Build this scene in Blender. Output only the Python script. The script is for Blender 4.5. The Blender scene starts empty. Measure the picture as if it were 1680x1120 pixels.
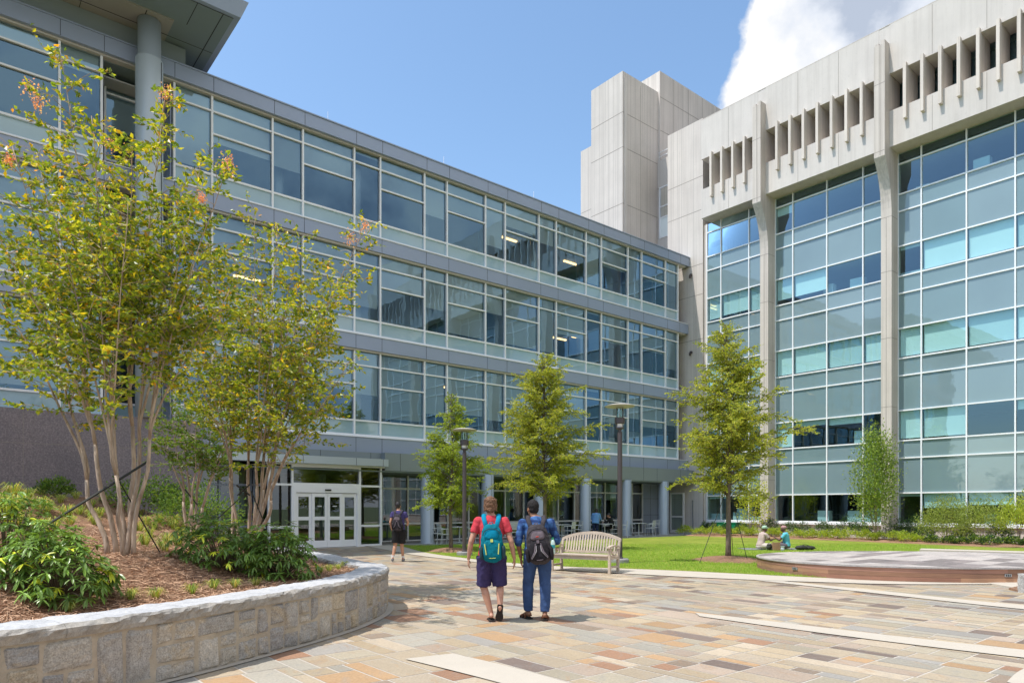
import bpy, math, random
import numpy as np
from mathutils import Vector, Matrix, noise
R = random.Random(7)
SC = bpy.context.scene
COL = SC.collection
rad = math.radians
# ---------------------------------------------------------------- frame
TH = rad(39.65); CU, SU = math.cos(TH), math.sin(TH)
HC, FX, HY = 1.6, 1135.0, 833.0
def UV(u, v, z=0.0): return Vector((CU*u - SU*v, SU*u + CU*v, z))
def gnd(px, py, z=0.0):
    Y = (HC - z)*FX/(py - HY); return Vector(((px-840)/FX*Y, Y, z))
def at(px, py, Y): return Vector(((px-840)/FX*Y, Y, HC + (HY-py)/FX*Y))
# ---------------------------------------------------------------- mesh builder
class MB:
    def __init__(s): s.v=[]; s.f=[]; s.c=[]; s.mi=[]; s.cur=(1,1,1); s.m=0; s.smooth=False
    def vert(s, p): s.v.append((p[0],p[1],p[2])); return len(s.v)-1
    def face(s, idx): s.f.append(tuple(idx)); s.c.append(s.cur); s.mi.append(s.m)
    def poly(s, pts): s.face([s.vert(p) for p in pts])
    def box(s, a, b, T=None):
        x0,y0,z0=a; x1,y1,z1=b
        P=[(x0,y0,z0),(x1,y0,z0),(x1,y1,z0),(x0,y1,z0),(x0,y0,z1),(x1,y0,z1),(x1,y1,z1),(x0,y1,z1)]
        if T: P=[T(*p) for p in P]
        i=[s.vert(p) for p in P]
        for q in ((0,3,2,1),(4,5,6,7),(0,1,5,4),(1,2,6,5),(2,3,7,6),(3,0,4,7)): s.face([i[k] for k in q])
    def uv(s, u0,u1,v0,v1,z0,z1): s.box((u0,v0,z0),(u1,v1,z1), UV)
    def prism(s, pts, z0, z1, bottom=True):
        a=[s.vert((p[0],p[1],z0)) for p in pts]; b=[s.vert((p[0],p[1],z1)) for p in pts]; n=len(pts)
        s.face(b)
        if bottom: s.face(a[::-1])
        for i in range(n): j=(i+1)%n; s.face((a[i],a[j],b[j],b[i]))
    def tube(s, pts, rr, n=6, caps=True, flat=None):
        """pts list of Vector, rr radius list; flat=(vector,scale) squashes along vector"""
        pts=[Vector(p) for p in pts]; rings=[]; ref=None
        for k,p in enumerate(pts):
            t=(pts[min(k+1,len(pts)-1)]-pts[max(k-1,0)])
            if t.length<1e-9: t=Vector((0,0,1))
            t.normalize()
            if ref is None: ref=t.orthogonal().normalized()
            a=(ref-t*ref.dot(t))
            a = a.normalized() if a.length>1e-6 else t.orthogonal().normalized()
            ref=a; b=t.cross(a); ring=[]
            for i in range(n):
                g=2*math.pi*i/n; d=(a*math.cos(g)+b*math.sin(g))*rr[k]
                if flat: d=d-flat[0]*(d.dot(flat[0])*(1-flat[1]))
                ring.append(s.vert(p+d))
            rings.append(ring)
        for k in range(len(rings)-1):
            A,B=rings[k],rings[k+1]
            for i in range(n): j=(i+1)%n; s.face((A[i],A[j],B[j],B[i]))
        if caps and n>2: s.face(rings[0][::-1]); s.face(rings[-1])
    def ell(s, c, r, nu=14, nv=9, M=None):
        c=Vector(c); ring=[]
        top=Vector((0,0,r[2])); bot=Vector((0,0,-r[2]))
        if M: top=M@top; bot=M@bot
        t=s.vert(c+top); bt=s.vert(c+bot)
        for k in range(1,nv):
            ph=math.pi*k/nv; row=[]
            for i in range(nu):
                th=2*math.pi*i/nu
                d=Vector((r[0]*math.sin(ph)*math.cos(th), r[1]*math.sin(ph)*math.sin(th), r[2]*math.cos(ph)))
                if M: d=M@d
                row.append(s.vert(c+d))
            ring.append(row)
        for i in range(nu):
            j=(i+1)%nu
            s.face((t,ring[0][i],ring[0][j])); s.face((bt,ring[-1][j],ring[-1][i]))
            for k in range(len(ring)-1): s.face((ring[k][i],ring[k+1][i],ring[k+1][j],ring[k][j]))
    def cap(s, p0, r0, p1, r1, n=10):
        """tapered capsule with round ends"""
        p0=Vector(p0); p1=Vector(p1); t=(p1-p0); L=t.length; t.normalize()
        P=[];Q=[]
        for a in (-90,-60,-30): P.append(p0+t*r0*math.sin(rad(a))); Q.append(max(r0*math.cos(rad(a)),1e-4))
        P+= [p0,p1]; Q+=[r0,r1]
        for a in (30,60,90): P.append(p1+t*r1*math.sin(rad(a))); Q.append(max(r1*math.cos(rad(a)),1e-4))
        s.tube(P,Q,n)
    def lathe(s, c, prof, n=16):
        c=Vector(c); rings=[]
        for r,z in prof: rings.append([s.vert(c+Vector((r*math.cos(2*math.pi*i/n), r*math.sin(2*math.pi*i/n), z))) for i in range(n)])
        for A,B in zip(rings,rings[1:]):
            for i in range(n): j=(i+1)%n; s.face((A[i],A[j],B[j],B[i]))
        s.face(rings[0][::-1]); s.face(rings[-1])
    def quads_np(s, V, F, C):
        o=len(s.v); s.v+= [tuple(x) for x in V.tolist()]; s.f+=[tuple(o+i for i in q) for q in F.tolist()]
        s.c+= [tuple(x) for x in C.tolist()]; s.mi+=[0]*len(F)
def build(name, mb, mats, parent=None, base=None, smooth=False, bevel=0, colattr=None):
    me=bpy.data.meshes.new(name)
    o=Vector(base) if base is not None else Vector((0,0,0))
    if parent is not None and base is None: o=Vector(parent['_base'])
    v=mb.v
    if o.length>0: v=[(x-o[0],y-o[1],z-o[2]) for x,y,z in mb.v]
    me.from_pydata(v,[],mb.f)
    if not isinstance(mats,(list,tuple)): mats=[mats]
    for m in mats: me.materials.append(m)
    if len(mats)>1: me.polygons.foreach_set('material_index', mb.mi)
    if smooth or mb.smooth: me.polygons.foreach_set('use_smooth',[True]*len(me.polygons))
    if colattr or any(c!=(1,1,1) for c in mb.c[:50]) :
        ca=me.color_attributes.new('Col','FLOAT_COLOR','CORNER')
        tot=np.array([len(f) for f in mb.f]); cc=np.array(mb.c,dtype=np.float32)
        cc=np.concatenate([cc,np.ones((len(cc),1),np.float32)],1); ca.data.foreach_set('color', np.repeat(cc,tot,axis=0).ravel())
    me.update()
    ob=bpy.data.objects.new(name,me); COL.objects.link(ob)
    if parent is not None: ob.parent=parent
    else: ob.location=o
    ob['_base']=tuple(o)
    if bevel:
        b=ob.modifiers.new('bevel','BEVEL'); b.width=bevel; b.segments=1; b.limit_method='ANGLE'
    return ob
def addmesh(o,mb,mat):
    import bmesh
    me=o.data; me.materials.append(mat); k=len(me.materials)-1; bs=o['_base'] if '_base' in o else (0,0,0); bm=bmesh.new(); bm.from_mesh(me)
    vs=[bm.verts.new((x-bs[0],y-bs[1],z-bs[2])) for x,y,z in mb.v]
    for f in mb.f:
        q=bm.faces.new([vs[i] for i in f]); q.material_index=k
    bm.to_mesh(me); bm.free()
def tag(o,label=None,cat=None,group=None,kind=None):
    if label: o['label']=label
    if cat: o['category']=cat
    if group: o['group']=group
    if kind: o['kind']=kind
    return o
def thing(name,loc,label,cat,group=None,rz=0):
    o=bpy.data.objects.new(name,None); COL.objects.link(o); o.location=loc; o.rotation_euler=(0,0,rz)
    o['_base']=tuple(loc); o.empty_display_size=.2
    return tag(o,label,cat,group)
def local_thing(name,label,cat,group=None):
    """children are authored about the origin"""
    return thing(name,(0,0,0),label,cat,group)
def copy_tree(o,parent=None):
    c=o.copy(); COL.objects.link(c)
    if parent is not None: c.parent=parent
    for ch in o.children: copy_tree(ch,c)
    return c
# ---------------------------------------------------------------- materials
class NT:
    def __init__(s,m): s.m=m; s.t=m.node_tree; s.n=s.t.nodes; s.l=s.t.links
    def new(s,t,**k):
        n=s.n.new(t)
        for a,b in k.items():
            if a in n.inputs: n.inputs[a].default_value=b
            else: setattr(n,a,b)
        return n
    def link(s,a,b): s.l.new(a,b)
def newmat(name):
    m=bpy.data.materials.new(name); m.use_nodes=True; t=NT(m); t.n.clear(); t.out=t.new('ShaderNodeOutputMaterial'); return m,t
def ramp(t,fac,stops):
    r=t.new('ShaderNodeValToRGB'); e=r.color_ramp.elements
    while len(e)<len(stops): e.new(.5)
    for k,(p,c) in enumerate(stops): e[k].position=p; e[k].color=(*c,1) if len(c)==3 else c
    t.link(fac,r.inputs[0]); return r.outputs[0]
def nz(t,scale,detail=4,rough=.55,vec=None,dist=0):
    n=t.new('ShaderNodeTexNoise'); n.inputs['Scale'].default_value=scale; n.inputs['Detail'].default_value=detail
    n.inputs['Roughness'].default_value=rough; n.inputs['Distortion'].default_value=dist
    if vec: t.link(vec,n.inputs['Vector'])
    return n.outputs['Fac']
def objv(t,scale=(1,1,1),rot=0):
    tc=t.new('ShaderNodeTexCoord'); mp=t.new('ShaderNodeMapping'); mp.inputs['Scale'].default_value=scale; mp.inputs['Rotation'].default_value=(0,0,rot)
    t.link(tc.outputs['Object'],mp.inputs['Vector']); return mp.outputs['Vector']
def mixc(t,a,b,fac,mode='MIX'):
    m=t.new('ShaderNodeMix',data_type='RGBA',blend_type=mode)
    for sock,val in ((m.inputs[6],a),(m.inputs[7],b)):
        if isinstance(val,tuple): sock.default_value=(*val,1)
        else: t.link(val,sock)
    if isinstance(fac,(int,float)): m.inputs[0].default_value=fac
    else: t.link(fac,m.inputs[0])
    return m.outputs[2]
def math_(t,op,a,b=None,clamp=False):
    m=t.new('ShaderNodeMath',operation=op); m.use_clamp=clamp
    for k,val in enumerate((a,b)):
        if val is None: continue
        if isinstance(val,(int,float)): m.inputs[k].default_value=val
        else: t.link(val,m.inputs[k])
    return m.outputs[0]
def bump(t,h,strength=.3,dist=.02):
    b=t.new('ShaderNodeBump'); b.inputs['Strength'].default_value=strength; b.inputs['Distance'].default_value=dist
    t.link(h,b.inputs['Height']); return b.outputs['Normal']
def simple(name,c,rough=.6,metal=0,var=.12,scale=6,bumpk=0,bscale=40,vc=False,spec=.5,stretch=(1,1,1),rot=0):
    m,t=newmat(name); p=t.new('ShaderNodeBsdfPrincipled'); p.inputs['Roughness'].default_value=rough; p.inputs['Metallic'].default_value=metal
    p.inputs['Specular IOR Level'].default_value=spec
    v=objv(t,stretch,rot); f=nz(t,scale,5,.6,v)
    lo=tuple(x*(1-var) for x in c); hi=tuple(min(1,x*(1+var)) for x in c)
    col=ramp(t,f,[(.25,lo),(.75,hi)])
    if vc:
        a=t.new('ShaderNodeAttribute',attribute_name='Col'); col=mixc(t,col,a.outputs['Color'],1.0,'MULTIPLY')
    t.link(col,p.inputs['Base Color'])
    if bumpk: t.link(bump(t,nz(t,bscale,4,.6,v),bumpk,.02),p.inputs['Normal'])
    t.link(p.outputs[0],t.out.inputs[0]); return m
def leafmat(name,c,trans=.45,rough=.45):
    m,t=newmat(name); a=t.new('ShaderNodeAttribute',attribute_name='Col')
    col=mixc(t,a.outputs['Color'],tuple(c),1.0,'MULTIPLY')
    p=t.new('ShaderNodeBsdfPrincipled'); p.inputs['Roughness'].default_value=rough; p.inputs['Specular IOR Level'].default_value=.35
    t.link(col,p.inputs['Base Color'])
    tr=t.new('ShaderNodeBsdfTranslucent'); t.link(mixc(t,col,(1.7,1.6,.7),1.0,'MULTIPLY'),tr.inputs['Color'])
    mx=t.new('ShaderNodeMixShader'); mx.inputs[0].default_value=trans; t.link(p.outputs[0],mx.inputs[1]); t.link(tr.outputs[0],mx.inputs[2])
    t.link(mx.outputs[0],t.out.inputs[0]); return m
def glassmat(name,tint,refl=.12,ior=1.7,wav=.02,gcol=(.9,.97,1),rough=0.0,wscale=.8):
    m,t=newmat(name)
    fr=t.new('ShaderNodeFresnel'); fr.inputs[0].default_value=ior
    g=t.new('ShaderNodeBsdfGlossy'); g.inputs['Color'].default_value=(*gcol,1); g.inputs['Roughness'].default_value=rough
    nm=bump(t,nz(t,wscale,2,.4,objv(t)),wav,.05); t.link(nm,g.inputs['Normal'])
    tr=t.new('ShaderNodeBsdfTransparent'); tr.inputs[0].default_value=(*tint,1)
    mx=t.new('ShaderNodeMixShader'); t.link(math_(t,'ADD',fr.outputs[0],refl,True),mx.inputs[0])
    t.link(tr.outputs[0],mx.inputs[1]); t.link(g.outputs[0],mx.inputs[2]); t.link(mx.outputs[0],t.out.inputs[0]); return m
def concrete(name,c,stain=.25,board=True,bscale=1.0):
    m,t=newmat(name); p=t.new('ShaderNodeBsdfPrincipled'); p.inputs['Roughness'].default_value=.85; p.inputs['Specular IOR Level'].default_value=.25
    v=objv(t,rot=-TH); vs=objv(t,(3,3,.12),-TH); vb=objv(t,(9,9,.05),-TH)
    a=nz(t,.35,6,.65,v); b=nz(t,1.4,6,.7,vs); g=nz(t,60,3,.6,v)
    c1=ramp(t,a,[(.3,tuple(x*(1-stain*.5) for x in c)),(.7,tuple(min(1,x*1.06) for x in c))])
    c2=mixc(t,c1,tuple(x*.55 for x in (c[0]*.95,c[1]*.9,c[2]*.88)),math_(t,'MULTIPLY',ramp(t,b,[(.45,(0,0,0)),(.8,(1,1,1))]),stain*1.6))
    if board:
        w=nz(t,bscale,1,.3,vb); c2=mixc(t,c2,tuple(x*.7 for x in c),math_(t,'MULTIPLY',ramp(t,w,[(.5,(0,0,0)),(.62,(1,1,1))]),.45))
    pits=ramp(t,nz(t,9,2,.5,v),[(.70,(0,0,0)),(.74,(1,1,1))]); c2=mixc(t,c2,tuple(x*.6 for x in c),math_(t,'MULTIPLY',pits,.3))
    c3=mixc(t,c2,ramp(t,g,[(.3,(.8,.8,.8)),(.7,(1.0,1.0,1.0))]),1.0,'MULTIPLY')
    t.link(c3,p.inputs['Base Color']); t.link(bump(t,g,.25,.01),p.inputs['Normal']); t.link(p.outputs[0],t.out.inputs[0]); return m
def stonecol(name,scale=1.0,rough=.8,vein=.35,bumpk=.4):
    m,t=newmat(name); p=t.new('ShaderNodeBsdfPrincipled'); p.inputs['Roughness'].default_value=rough; p.inputs['Specular IOR Level'].default_value=.3
    a=t.new('ShaderNodeAttribute',attribute_name='Col'); v=objv(t)
    n1=nz(t,1.7*scale,7,.65,v,1.2); n2=nz(t,14*scale,5,.65,v); n3=nz(t,90*scale,2,.5,v)
    k=ramp(t,n1,[(.28,(1-vein,1-vein*.98,1-vein*.92)),(.5,(1,1,1)),(.72,(1+vein*.45,1+vein*.35,1+vein*.2))])
    c=mixc(t,a.outputs['Color'],k,1.0,'MULTIPLY')
    c=mixc(t,c,ramp(t,n2,[(.3,(.80,.80,.80)),(.7,(1.12,1.12,1.12))]),1.0,'MULTIPLY')
    c=mixc(t,c,ramp(t,n3,[(.3,(.78,.78,.78)),(.7,(1.16,1.16,1.16))]),1.0,'MULTIPLY')
    t.link(c,p.inputs['Base Color']); t.link(bump(t,n2,bumpk,.01),p.inputs['Normal']); t.link(p.outputs[0],t.out.inputs[0]); return m
M={}
M['metal']=simple('white_painted_metal',(.88,.89,.91),.4,0,.04,.5)
M['head']=simple('beige_metal_head',(.55,.51,.45),.45,0,.05,.5)
M['fascia']=simple('blue_grey_fascia',(.33,.385,.50),.38,.15,.05,.35)
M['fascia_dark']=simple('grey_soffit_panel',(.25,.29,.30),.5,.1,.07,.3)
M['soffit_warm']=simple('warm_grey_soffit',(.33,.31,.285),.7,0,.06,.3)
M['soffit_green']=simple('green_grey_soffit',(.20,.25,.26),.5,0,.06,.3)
M['joint']=simple('dark_joint',(.035,.035,.04),.8)
M['jointc']=simple('concrete_joint',(.30,.265,.235),.9)
M['column']=simple('column_metal',(.47,.53,.57),.38,.2,.04,.4)
M['glass']=glassmat('window_glass',(.92,1.0,.99),.15,1.75,.07,(.42,.72,1.0))
M['glassr']=glassmat('window_glass_grey',(.72,.92,.92),.09,1.6,.08,(.62,.84,1))
M['glassd']=glassmat('door_glass',(.60,.72,.66),.08,1.6,.01)
def spandmat(name,c):
    m,t=newmat(name); p=t.new('ShaderNodeBsdfPrincipled'); p.inputs['Roughness'].default_value=.02; p.inputs['IOR'].default_value=1.85
    v=objv(t); col=ramp(t,nz(t,.4,3,.5,v),[(.3,tuple(x*.94 for x in c)),(.7,tuple(x*1.05 for x in c))]); t.link(col,p.inputs['Base Color'])
    t.link(bump(t,nz(t,.9,3,.5,v),.10,.05),p.inputs['Normal']); t.link(p.outputs[0],t.out.inputs[0]); return m
M['spandl']=spandmat('spandrel_glass',(.33,.48,.54))
M['spandr']=spandmat('spandrel_glass_sunlit',(.21,.295,.325)); M['spandr2']=spandmat('spandrel_glass_right_b',(.19,.28,.30)); M['spandr3']=spandmat('spandrel_glass_right_c',(.23,.315,.34))  # right building's own spandrel tones, picked at random per window
M['blind']=simple('roller_blind',(.86,.91,.90),.8,0,.04,.5)
M['blind2']=simple('roller_blind_grey',(.66,.72,.72),.8,0,.05,.5)
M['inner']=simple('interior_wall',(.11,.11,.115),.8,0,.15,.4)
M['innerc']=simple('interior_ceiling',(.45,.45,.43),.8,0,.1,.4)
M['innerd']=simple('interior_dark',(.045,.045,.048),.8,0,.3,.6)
M['conc']=concrete('pale_concrete',(.73,.675,.625),.20,False)  # smooth concrete's own pale base colour
M['concb']=concrete('board_formed_concrete',(.74,.675,.62),.20,True)
M['concp']=concrete('pier_concrete',(.70,.63,.565),.22,True,1.6)
def granite():
    m,t=newmat('purple_granite'); p=t.new('ShaderNodeBsdfPrincipled'); p.inputs['Roughness'].default_value=.35
    v=objv(t); n=nz(t,22,4,.75,v); n2=nz(t,.8,3,.5,v)
    c=ramp(t,n,[(.28,(.12,.10,.113)),(.5,(.205,.174,.188)),(.74,(.36,.305,.315))]); c=mixc(t,c,ramp(t,n2,[(.3,(.85,.85,.88)),(.7,(1.1,1.08,1.06))]),1,'MULTIPLY')
    t.link(c,p.inputs['Base Color']); t.link(p.outputs[0],t.out.inputs[0]); return m
M['granite']=granite()
M['flag']=stonecol('flagstone',1.0,.72,.30,.35)
def flagm():
    m,t=newmat('sandstone_flag'); p=t.new('ShaderNodeBsdfPrincipled'); p.inputs['Specular IOR Level'].default_value=.3
    at_=t.new('ShaderNodeAttribute',attribute_name='Col'); sep=t.new('ShaderNodeSeparateColor'); t.link(at_.outputs['Color'],sep.inputs[0])
    v=objv(t,(1.2,.7,1),-TH); off=t.new('ShaderNodeVectorMath',operation='MULTIPLY_ADD'); t.link(at_.outputs['Color'],off.inputs[0]); off.inputs[1].default_value=(57,91,33); t.link(v,off.inputs[2]); vv=off.outputs[0]   # every stone its own figure
    n1=nz(t,2.2,7,.66,vv,1.6); n2=nz(t,5,6,.6,vv,.8); n3=nz(t,34,4,.7,v); n4=nz(t,.35,4,.6,v)
    c=mixc(t,at_.outputs['Color'],(.40,.235,.12),math_(t,'MULTIPLY',ramp(t,n1,[(.55,(0,0,0)),(.70,(1,1,1))]),.55))
    c=mixc(t,c,(.27,.27,.26),math_(t,'MULTIPLY',ramp(t,n2,[(.55,(0,0,0)),(.72,(1,1,1))]),.40))
    c=mixc(t,c,ramp(t,n3,[(.3,(.84,.84,.84)),(.7,(1.10,1.10,1.10))]),1.0,'MULTIPLY'); c=mixc(t,c,ramp(t,n4,[(.3,(.88,.87,.86)),(.7,(1.08,1.08,1.08))]),1.0,'MULTIPLY')
    t.link(c,p.inputs['Base Color']); t.link(ramp(t,n2,[(.3,(.55,.55,.55)),(.7,(.85,.85,.85))]),p.inputs['Roughness']); t.link(bump(t,n1,.5,.012),p.inputs['Normal']); t.link(p.outputs[0],t.out.inputs[0]); return m
M['flagp']=flagm()
M['rubble']=stonecol('wall_granite',2.2,.85,.30,.8)
def rubw():
    m,t=newmat('rubble_granite'); p=t.new('ShaderNodeBsdfPrincipled'); p.inputs['Roughness'].default_value=.9; p.inputs['Specular IOR Level'].default_value=.2
    at_=t.new('ShaderNodeAttribute',attribute_name='Col'); v=objv(t); n1=nz(t,2.6,7,.7,v,1.0); n2=nz(t,70,3,.7,v); n3=nz(t,16,5,.7,v)
    c=mixc(t,at_.outputs['Color'],(.50,.40,.27),math_(t,'MULTIPLY',ramp(t,n1,[(.52,(0,0,0)),(.66,(1,1,1))]),.75))
    c=mixc(t,c,ramp(t,n2,[(.30,(.62,.62,.62)),(.68,(1.28,1.28,1.28))]),1.0,'MULTIPLY'); c=mixc(t,c,ramp(t,n3,[(.3,(.80,.80,.80)),(.7,(1.15,1.15,1.15))]),1.0,'MULTIPLY')
    t.link(c,p.inputs['Base Color']); t.link(bump(t,n3,.9,.02),p.inputs['Normal']); t.link(p.outputs[0],t.out.inputs[0]); return m
M['rubw']=rubw()
M['fin']=concrete('fin_concrete',(.80,.72,.64),.2,True,1.6)
M['mortar']=simple('plaza_mortar',(.50,.45,.39),.9,0,.12,3,.3)
M['band']=simple('pale_band_concrete',(.50,.445,.37),.8,0,.05,2,.2,60)
M['wallmortar']=simple('wall_mortar',(.45,.385,.30),.9,0,.25,5,.6)
M['paint_dark']=simple('bronze_paint',(.085,.07,.072),.45,.2,.1,4)
def wood(name,c,dark=.5,sc=(.6,14,14),rough=.7,rot=0,vc=False):
    m,t=newmat(name); p=t.new('ShaderNodeBsdfPrincipled'); p.inputs['Roughness'].default_value=rough; p.inputs['Specular IOR Level'].default_value=.3
    v=objv(t,sc,rot); a=nz(t,2.0,6,.65,v,.6); b=nz(t,1.1,3,.5,objv(t))
    col=ramp(t,a,[(.25,tuple(x*dark for x in c)),(.7,c)]); col=mixc(t,col,ramp(t,b,[(.3,(.8,.8,.82)),(.7,(1.15,1.12,1.08))]),1,'MULTIPLY')
    if vc:
        at_=t.new('ShaderNodeAttribute',attribute_name='Col'); col=mixc(t,col,at_.outputs['Color'],1,'MULTIPLY')
    t.link(col,p.inputs['Base Color']); t.link(bump(t,a,.35,.006),p.inputs['Normal']); t.link(p.outputs[0],t.out.inputs[0]); return m
M['teak']=wood('weathered_teak',(.58,.49,.40),.62)
M['ipe']=wood('red_brown_planks',(.44,.24,.17),.6,(.6,.6,14),.6,0,True)
def barkm(name,c,c2,sc=(8,8,1.2)):
    m,t=newmat(name); p=t.new('ShaderNodeBsdfPrincipled'); p.inputs['Roughness'].default_value=.8
    v=objv(t,sc); a=nz(t,1.6,6,.7,v,.8); t.link(ramp(t,a,[(.32,c2),(.62,c)]),p.inputs['Base Color'])
    t.link(bump(t,a,.6,.01),p.inputs['Normal']); t.link(p.outputs[0],t.out.inputs[0]); return m
M['bark_m']=barkm('myrtle_bark',(.56,.43,.32),(.24,.155,.105))
M['bark_e']=barkm('elm_bark',(.22,.17,.125),(.07,.05,.035),(14,14,3))
M['twig']=simple('shrub_stem',(.17,.12,.08),.8)
M['leaf']=leafmat('myrtle_leaf',(2.0,1.8,1.5),.40,.35)
M['leafe']=leafmat('elm_leaf',(1.7,1.6,1.7),.42,.5)
M['leafr']=leafmat('rhododendron_leaf',(2.0,1.9,1.7),.22,.30)
M['grassm']=leafmat('grass_blade',(1.15,1.15,1.2),.35,.6)
def lawnm():
    m,t=newmat('lawn_turf'); p=t.new('ShaderNodeBsdfPrincipled'); p.inputs['Roughness'].default_value=.9; p.inputs['Specular IOR Level'].default_value=.15
    v=objv(t); a=nz(t,.5,4,.6,v); b=nz(t,35,5,.7,v); c=nz(t,3,4,.6,v)
    col=ramp(t,a,[(.28,(.19,.255,.045)),(.5,(.265,.34,.055)),(.72,(.36,.40,.09))]); col=mixc(t,col,ramp(t,b,[(.3,(.62,.62,.55)),(.7,(1.25,1.2,1.1))]),1,'MULTIPLY')
    col=mixc(t,col,ramp(t,c,[(.3,(.85,.88,.8)),(.7,(1.12,1.08,1.1))]),1,'MULTIPLY')
    t.link(col,p.inputs['Base Color']); t.link(bump(t,b,1.0,.04),p.inputs['Normal']); t.link(p.outputs[0],t.out.inputs[0]); return m
M['lawn']=lawnm()
def strawm():
    m,t=newmat('straw_mulch'); p=t.new('ShaderNodeBsdfPrincipled'); p.inputs['Roughness'].default_value=.9; p.inputs['Specular IOR Level'].default_value=.15
    v=objv(t); b=nz(t,28,6,.75,v,2.5); c=nz(t,1.2,4,.6,v)
    col=ramp(t,b,[(.3,(.13,.068,.042)),(.5,(.36,.215,.14)),(.72,(.60,.42,.30))]); col=mixc(t,col,ramp(t,c,[(.3,(.8,.78,.78)),(.7,(1.2,1.15,1.1))]),1,'MULTIPLY')
    t.link(col,p.inputs['Base Color']); t.link(bump(t,b,1.0,.04),p.inputs['Normal']); t.link(p.outputs[0],t.out.inputs[0]); return m
M['straw']=strawm()
M['strand']=simple('straw_strand',(1,1,1),.8,0,.05,3,vc=True,spec=.2)
M['white_plastic']=simple('white_chair_paint',(.60,.62,.62),.45,0,.04,3)
M['black']=simple('black_strap',(.025,.027,.022),.7)
M['steel']=simple('galvanised_steel',(.42,.43,.44),.4,.6,.15,8)
# ---------------------------------------------------------------- world, sun, camera
SUN_EL=rad(64)
sx,sy=-.929,-.370; sl=math.hypot(sx,sy); sx/=sl; sy/=sl
w=bpy.data.worlds.new('World'); SC.world=w; w.use_nodes=True
t=NT(w); t.n.clear(); out=t.new('ShaderNodeOutputWorld')
sky=t.new('ShaderNodeTexSky'); sky.sky_type='NISHITA'; sky.sun_disc=False; sky.sun_elevation=SUN_EL; sky.sun_rotation=math.atan2(sx,sy)
sky.altitude=100; sky.air_density=1.0; sky.dust_density=1.1; sky.ozone_density=1.0
b1=t.new('ShaderNodeBackground'); b1.inputs[1].default_value=.14; t.link(mixc(t,sky.outputs[0],(.88,.98,.99),1.0,'MULTIPLY'),b1.inputs[0])
tc=t.new('ShaderNodeTexCoord'); sp=t.new('ShaderNodeSeparateXYZ'); t.link(tc.outputs['Generated'],sp.inputs[0])
X,Y,Z=sp.outputs
mp=t.new('ShaderNodeMapping'); mp.inputs['Scale'].default_value=(1,1,1.15); t.link(tc.outputs['Generated'],mp.inputs[0])
n1=nz(t,7.5,12,.56,mp.outputs[0],0); n2=nz(t,1.7,3,.5,mp.outputs[0]); n3=nz(t,7,8,.6,mp.outputs[0])
q=math_(t,'SUBTRACT',math_(t,'SUBTRACT',X,math_(t,'MULTIPLY',Y,.293)),math_(t,'MULTIPLY',math_(t,'SUBTRACT',Z,.48),.45))
front=math_(t,'ADD',math_(t,'MULTIPLY',q,5.5),-.06)                       # big cumulus on the right
front=math_(t,'MINIMUM',front,.30)
back=math_(t,'SUBTRACT',math_(t,'MULTIPLY',n2,2.2),1.80)          # scattered clouds behind the viewer and to the left
bk=math_(t,'ADD',math_(t,'MULTIPLY',Y,-3.0),-.45,True)
cov=math_(t,'MAXIMUM',front,math_(t,'SUBTRACT',math_(t,'MULTIPLY',bk,math_(t,'ADD',back,.5)),.5))
den=math_(t,'ADD',cov,math_(t,'MULTIPLY',math_(t,'SUBTRACT',n1,.5),1.0))
fac=ramp(t,den,[(.01,(0,0,0)),(.10,(1,1,1))])
wisp=ramp(t,n3,[(.70,(0,0,0)),(.80,(.8,.8,.8))]); fac=math_(t,'MAXIMUM',fac,math_(t,'MULTIPLY',wisp,.8))
ccol=ramp(t,n1,[(.40,(.50,.57,.70)),(.50,(.78,.83,.92)),(.60,(1.0,1.0,1.0))])
b2=t.new('ShaderNodeBackground'); b2.inputs[1].default_value=.57; t.link(ccol,b2.inputs[0])
mx=t.new('ShaderNodeMixShader'); t.link(fac,mx.inputs[0]); t.link(b1.outputs[0],mx.inputs[1]); t.link(b2.outputs[0],mx.inputs[2]); t.link(mx.outputs[0],out.inputs[0])
L=bpy.data.lights.new('sun','SUN'); L.energy=2.5; L.angle=rad(.53); L.color=(1,.955,.89)
so=bpy.data.objects.new('sun',L); COL.objects.link(so)
sd=Vector((sx*math.cos(SUN_EL),sy*math.cos(SUN_EL),math.sin(SUN_EL))); so.rotation_euler=sd.to_track_quat('Z','Y').to_euler(); so.location=(0,0,60)
cam=bpy.data.cameras.new('camera'); co=bpy.data.objects.new('camera',cam); COL.objects.link(co); co.location=(0,0,HC); co.rotation_euler=(rad(90),0,0)
cam.sensor_width=36; cam.lens=FX/1680*36; cam.shift_y=(HY-560)/1680; cam.clip_end=3000; cam.clip_start=.05; SC.camera=co
SC.view_settings.view_transform='Standard'; SC.view_settings.look='None'; SC.view_settings.exposure=.87; SC.view_settings.gamma=1
SC.render.engine='CYCLES'
SC.cycles.transparent_max_bounces=24; SC.cycles.max_bounces=8; SC.cycles.caustics_reflective=False; SC.cycles.caustics_refractive=False
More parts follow.
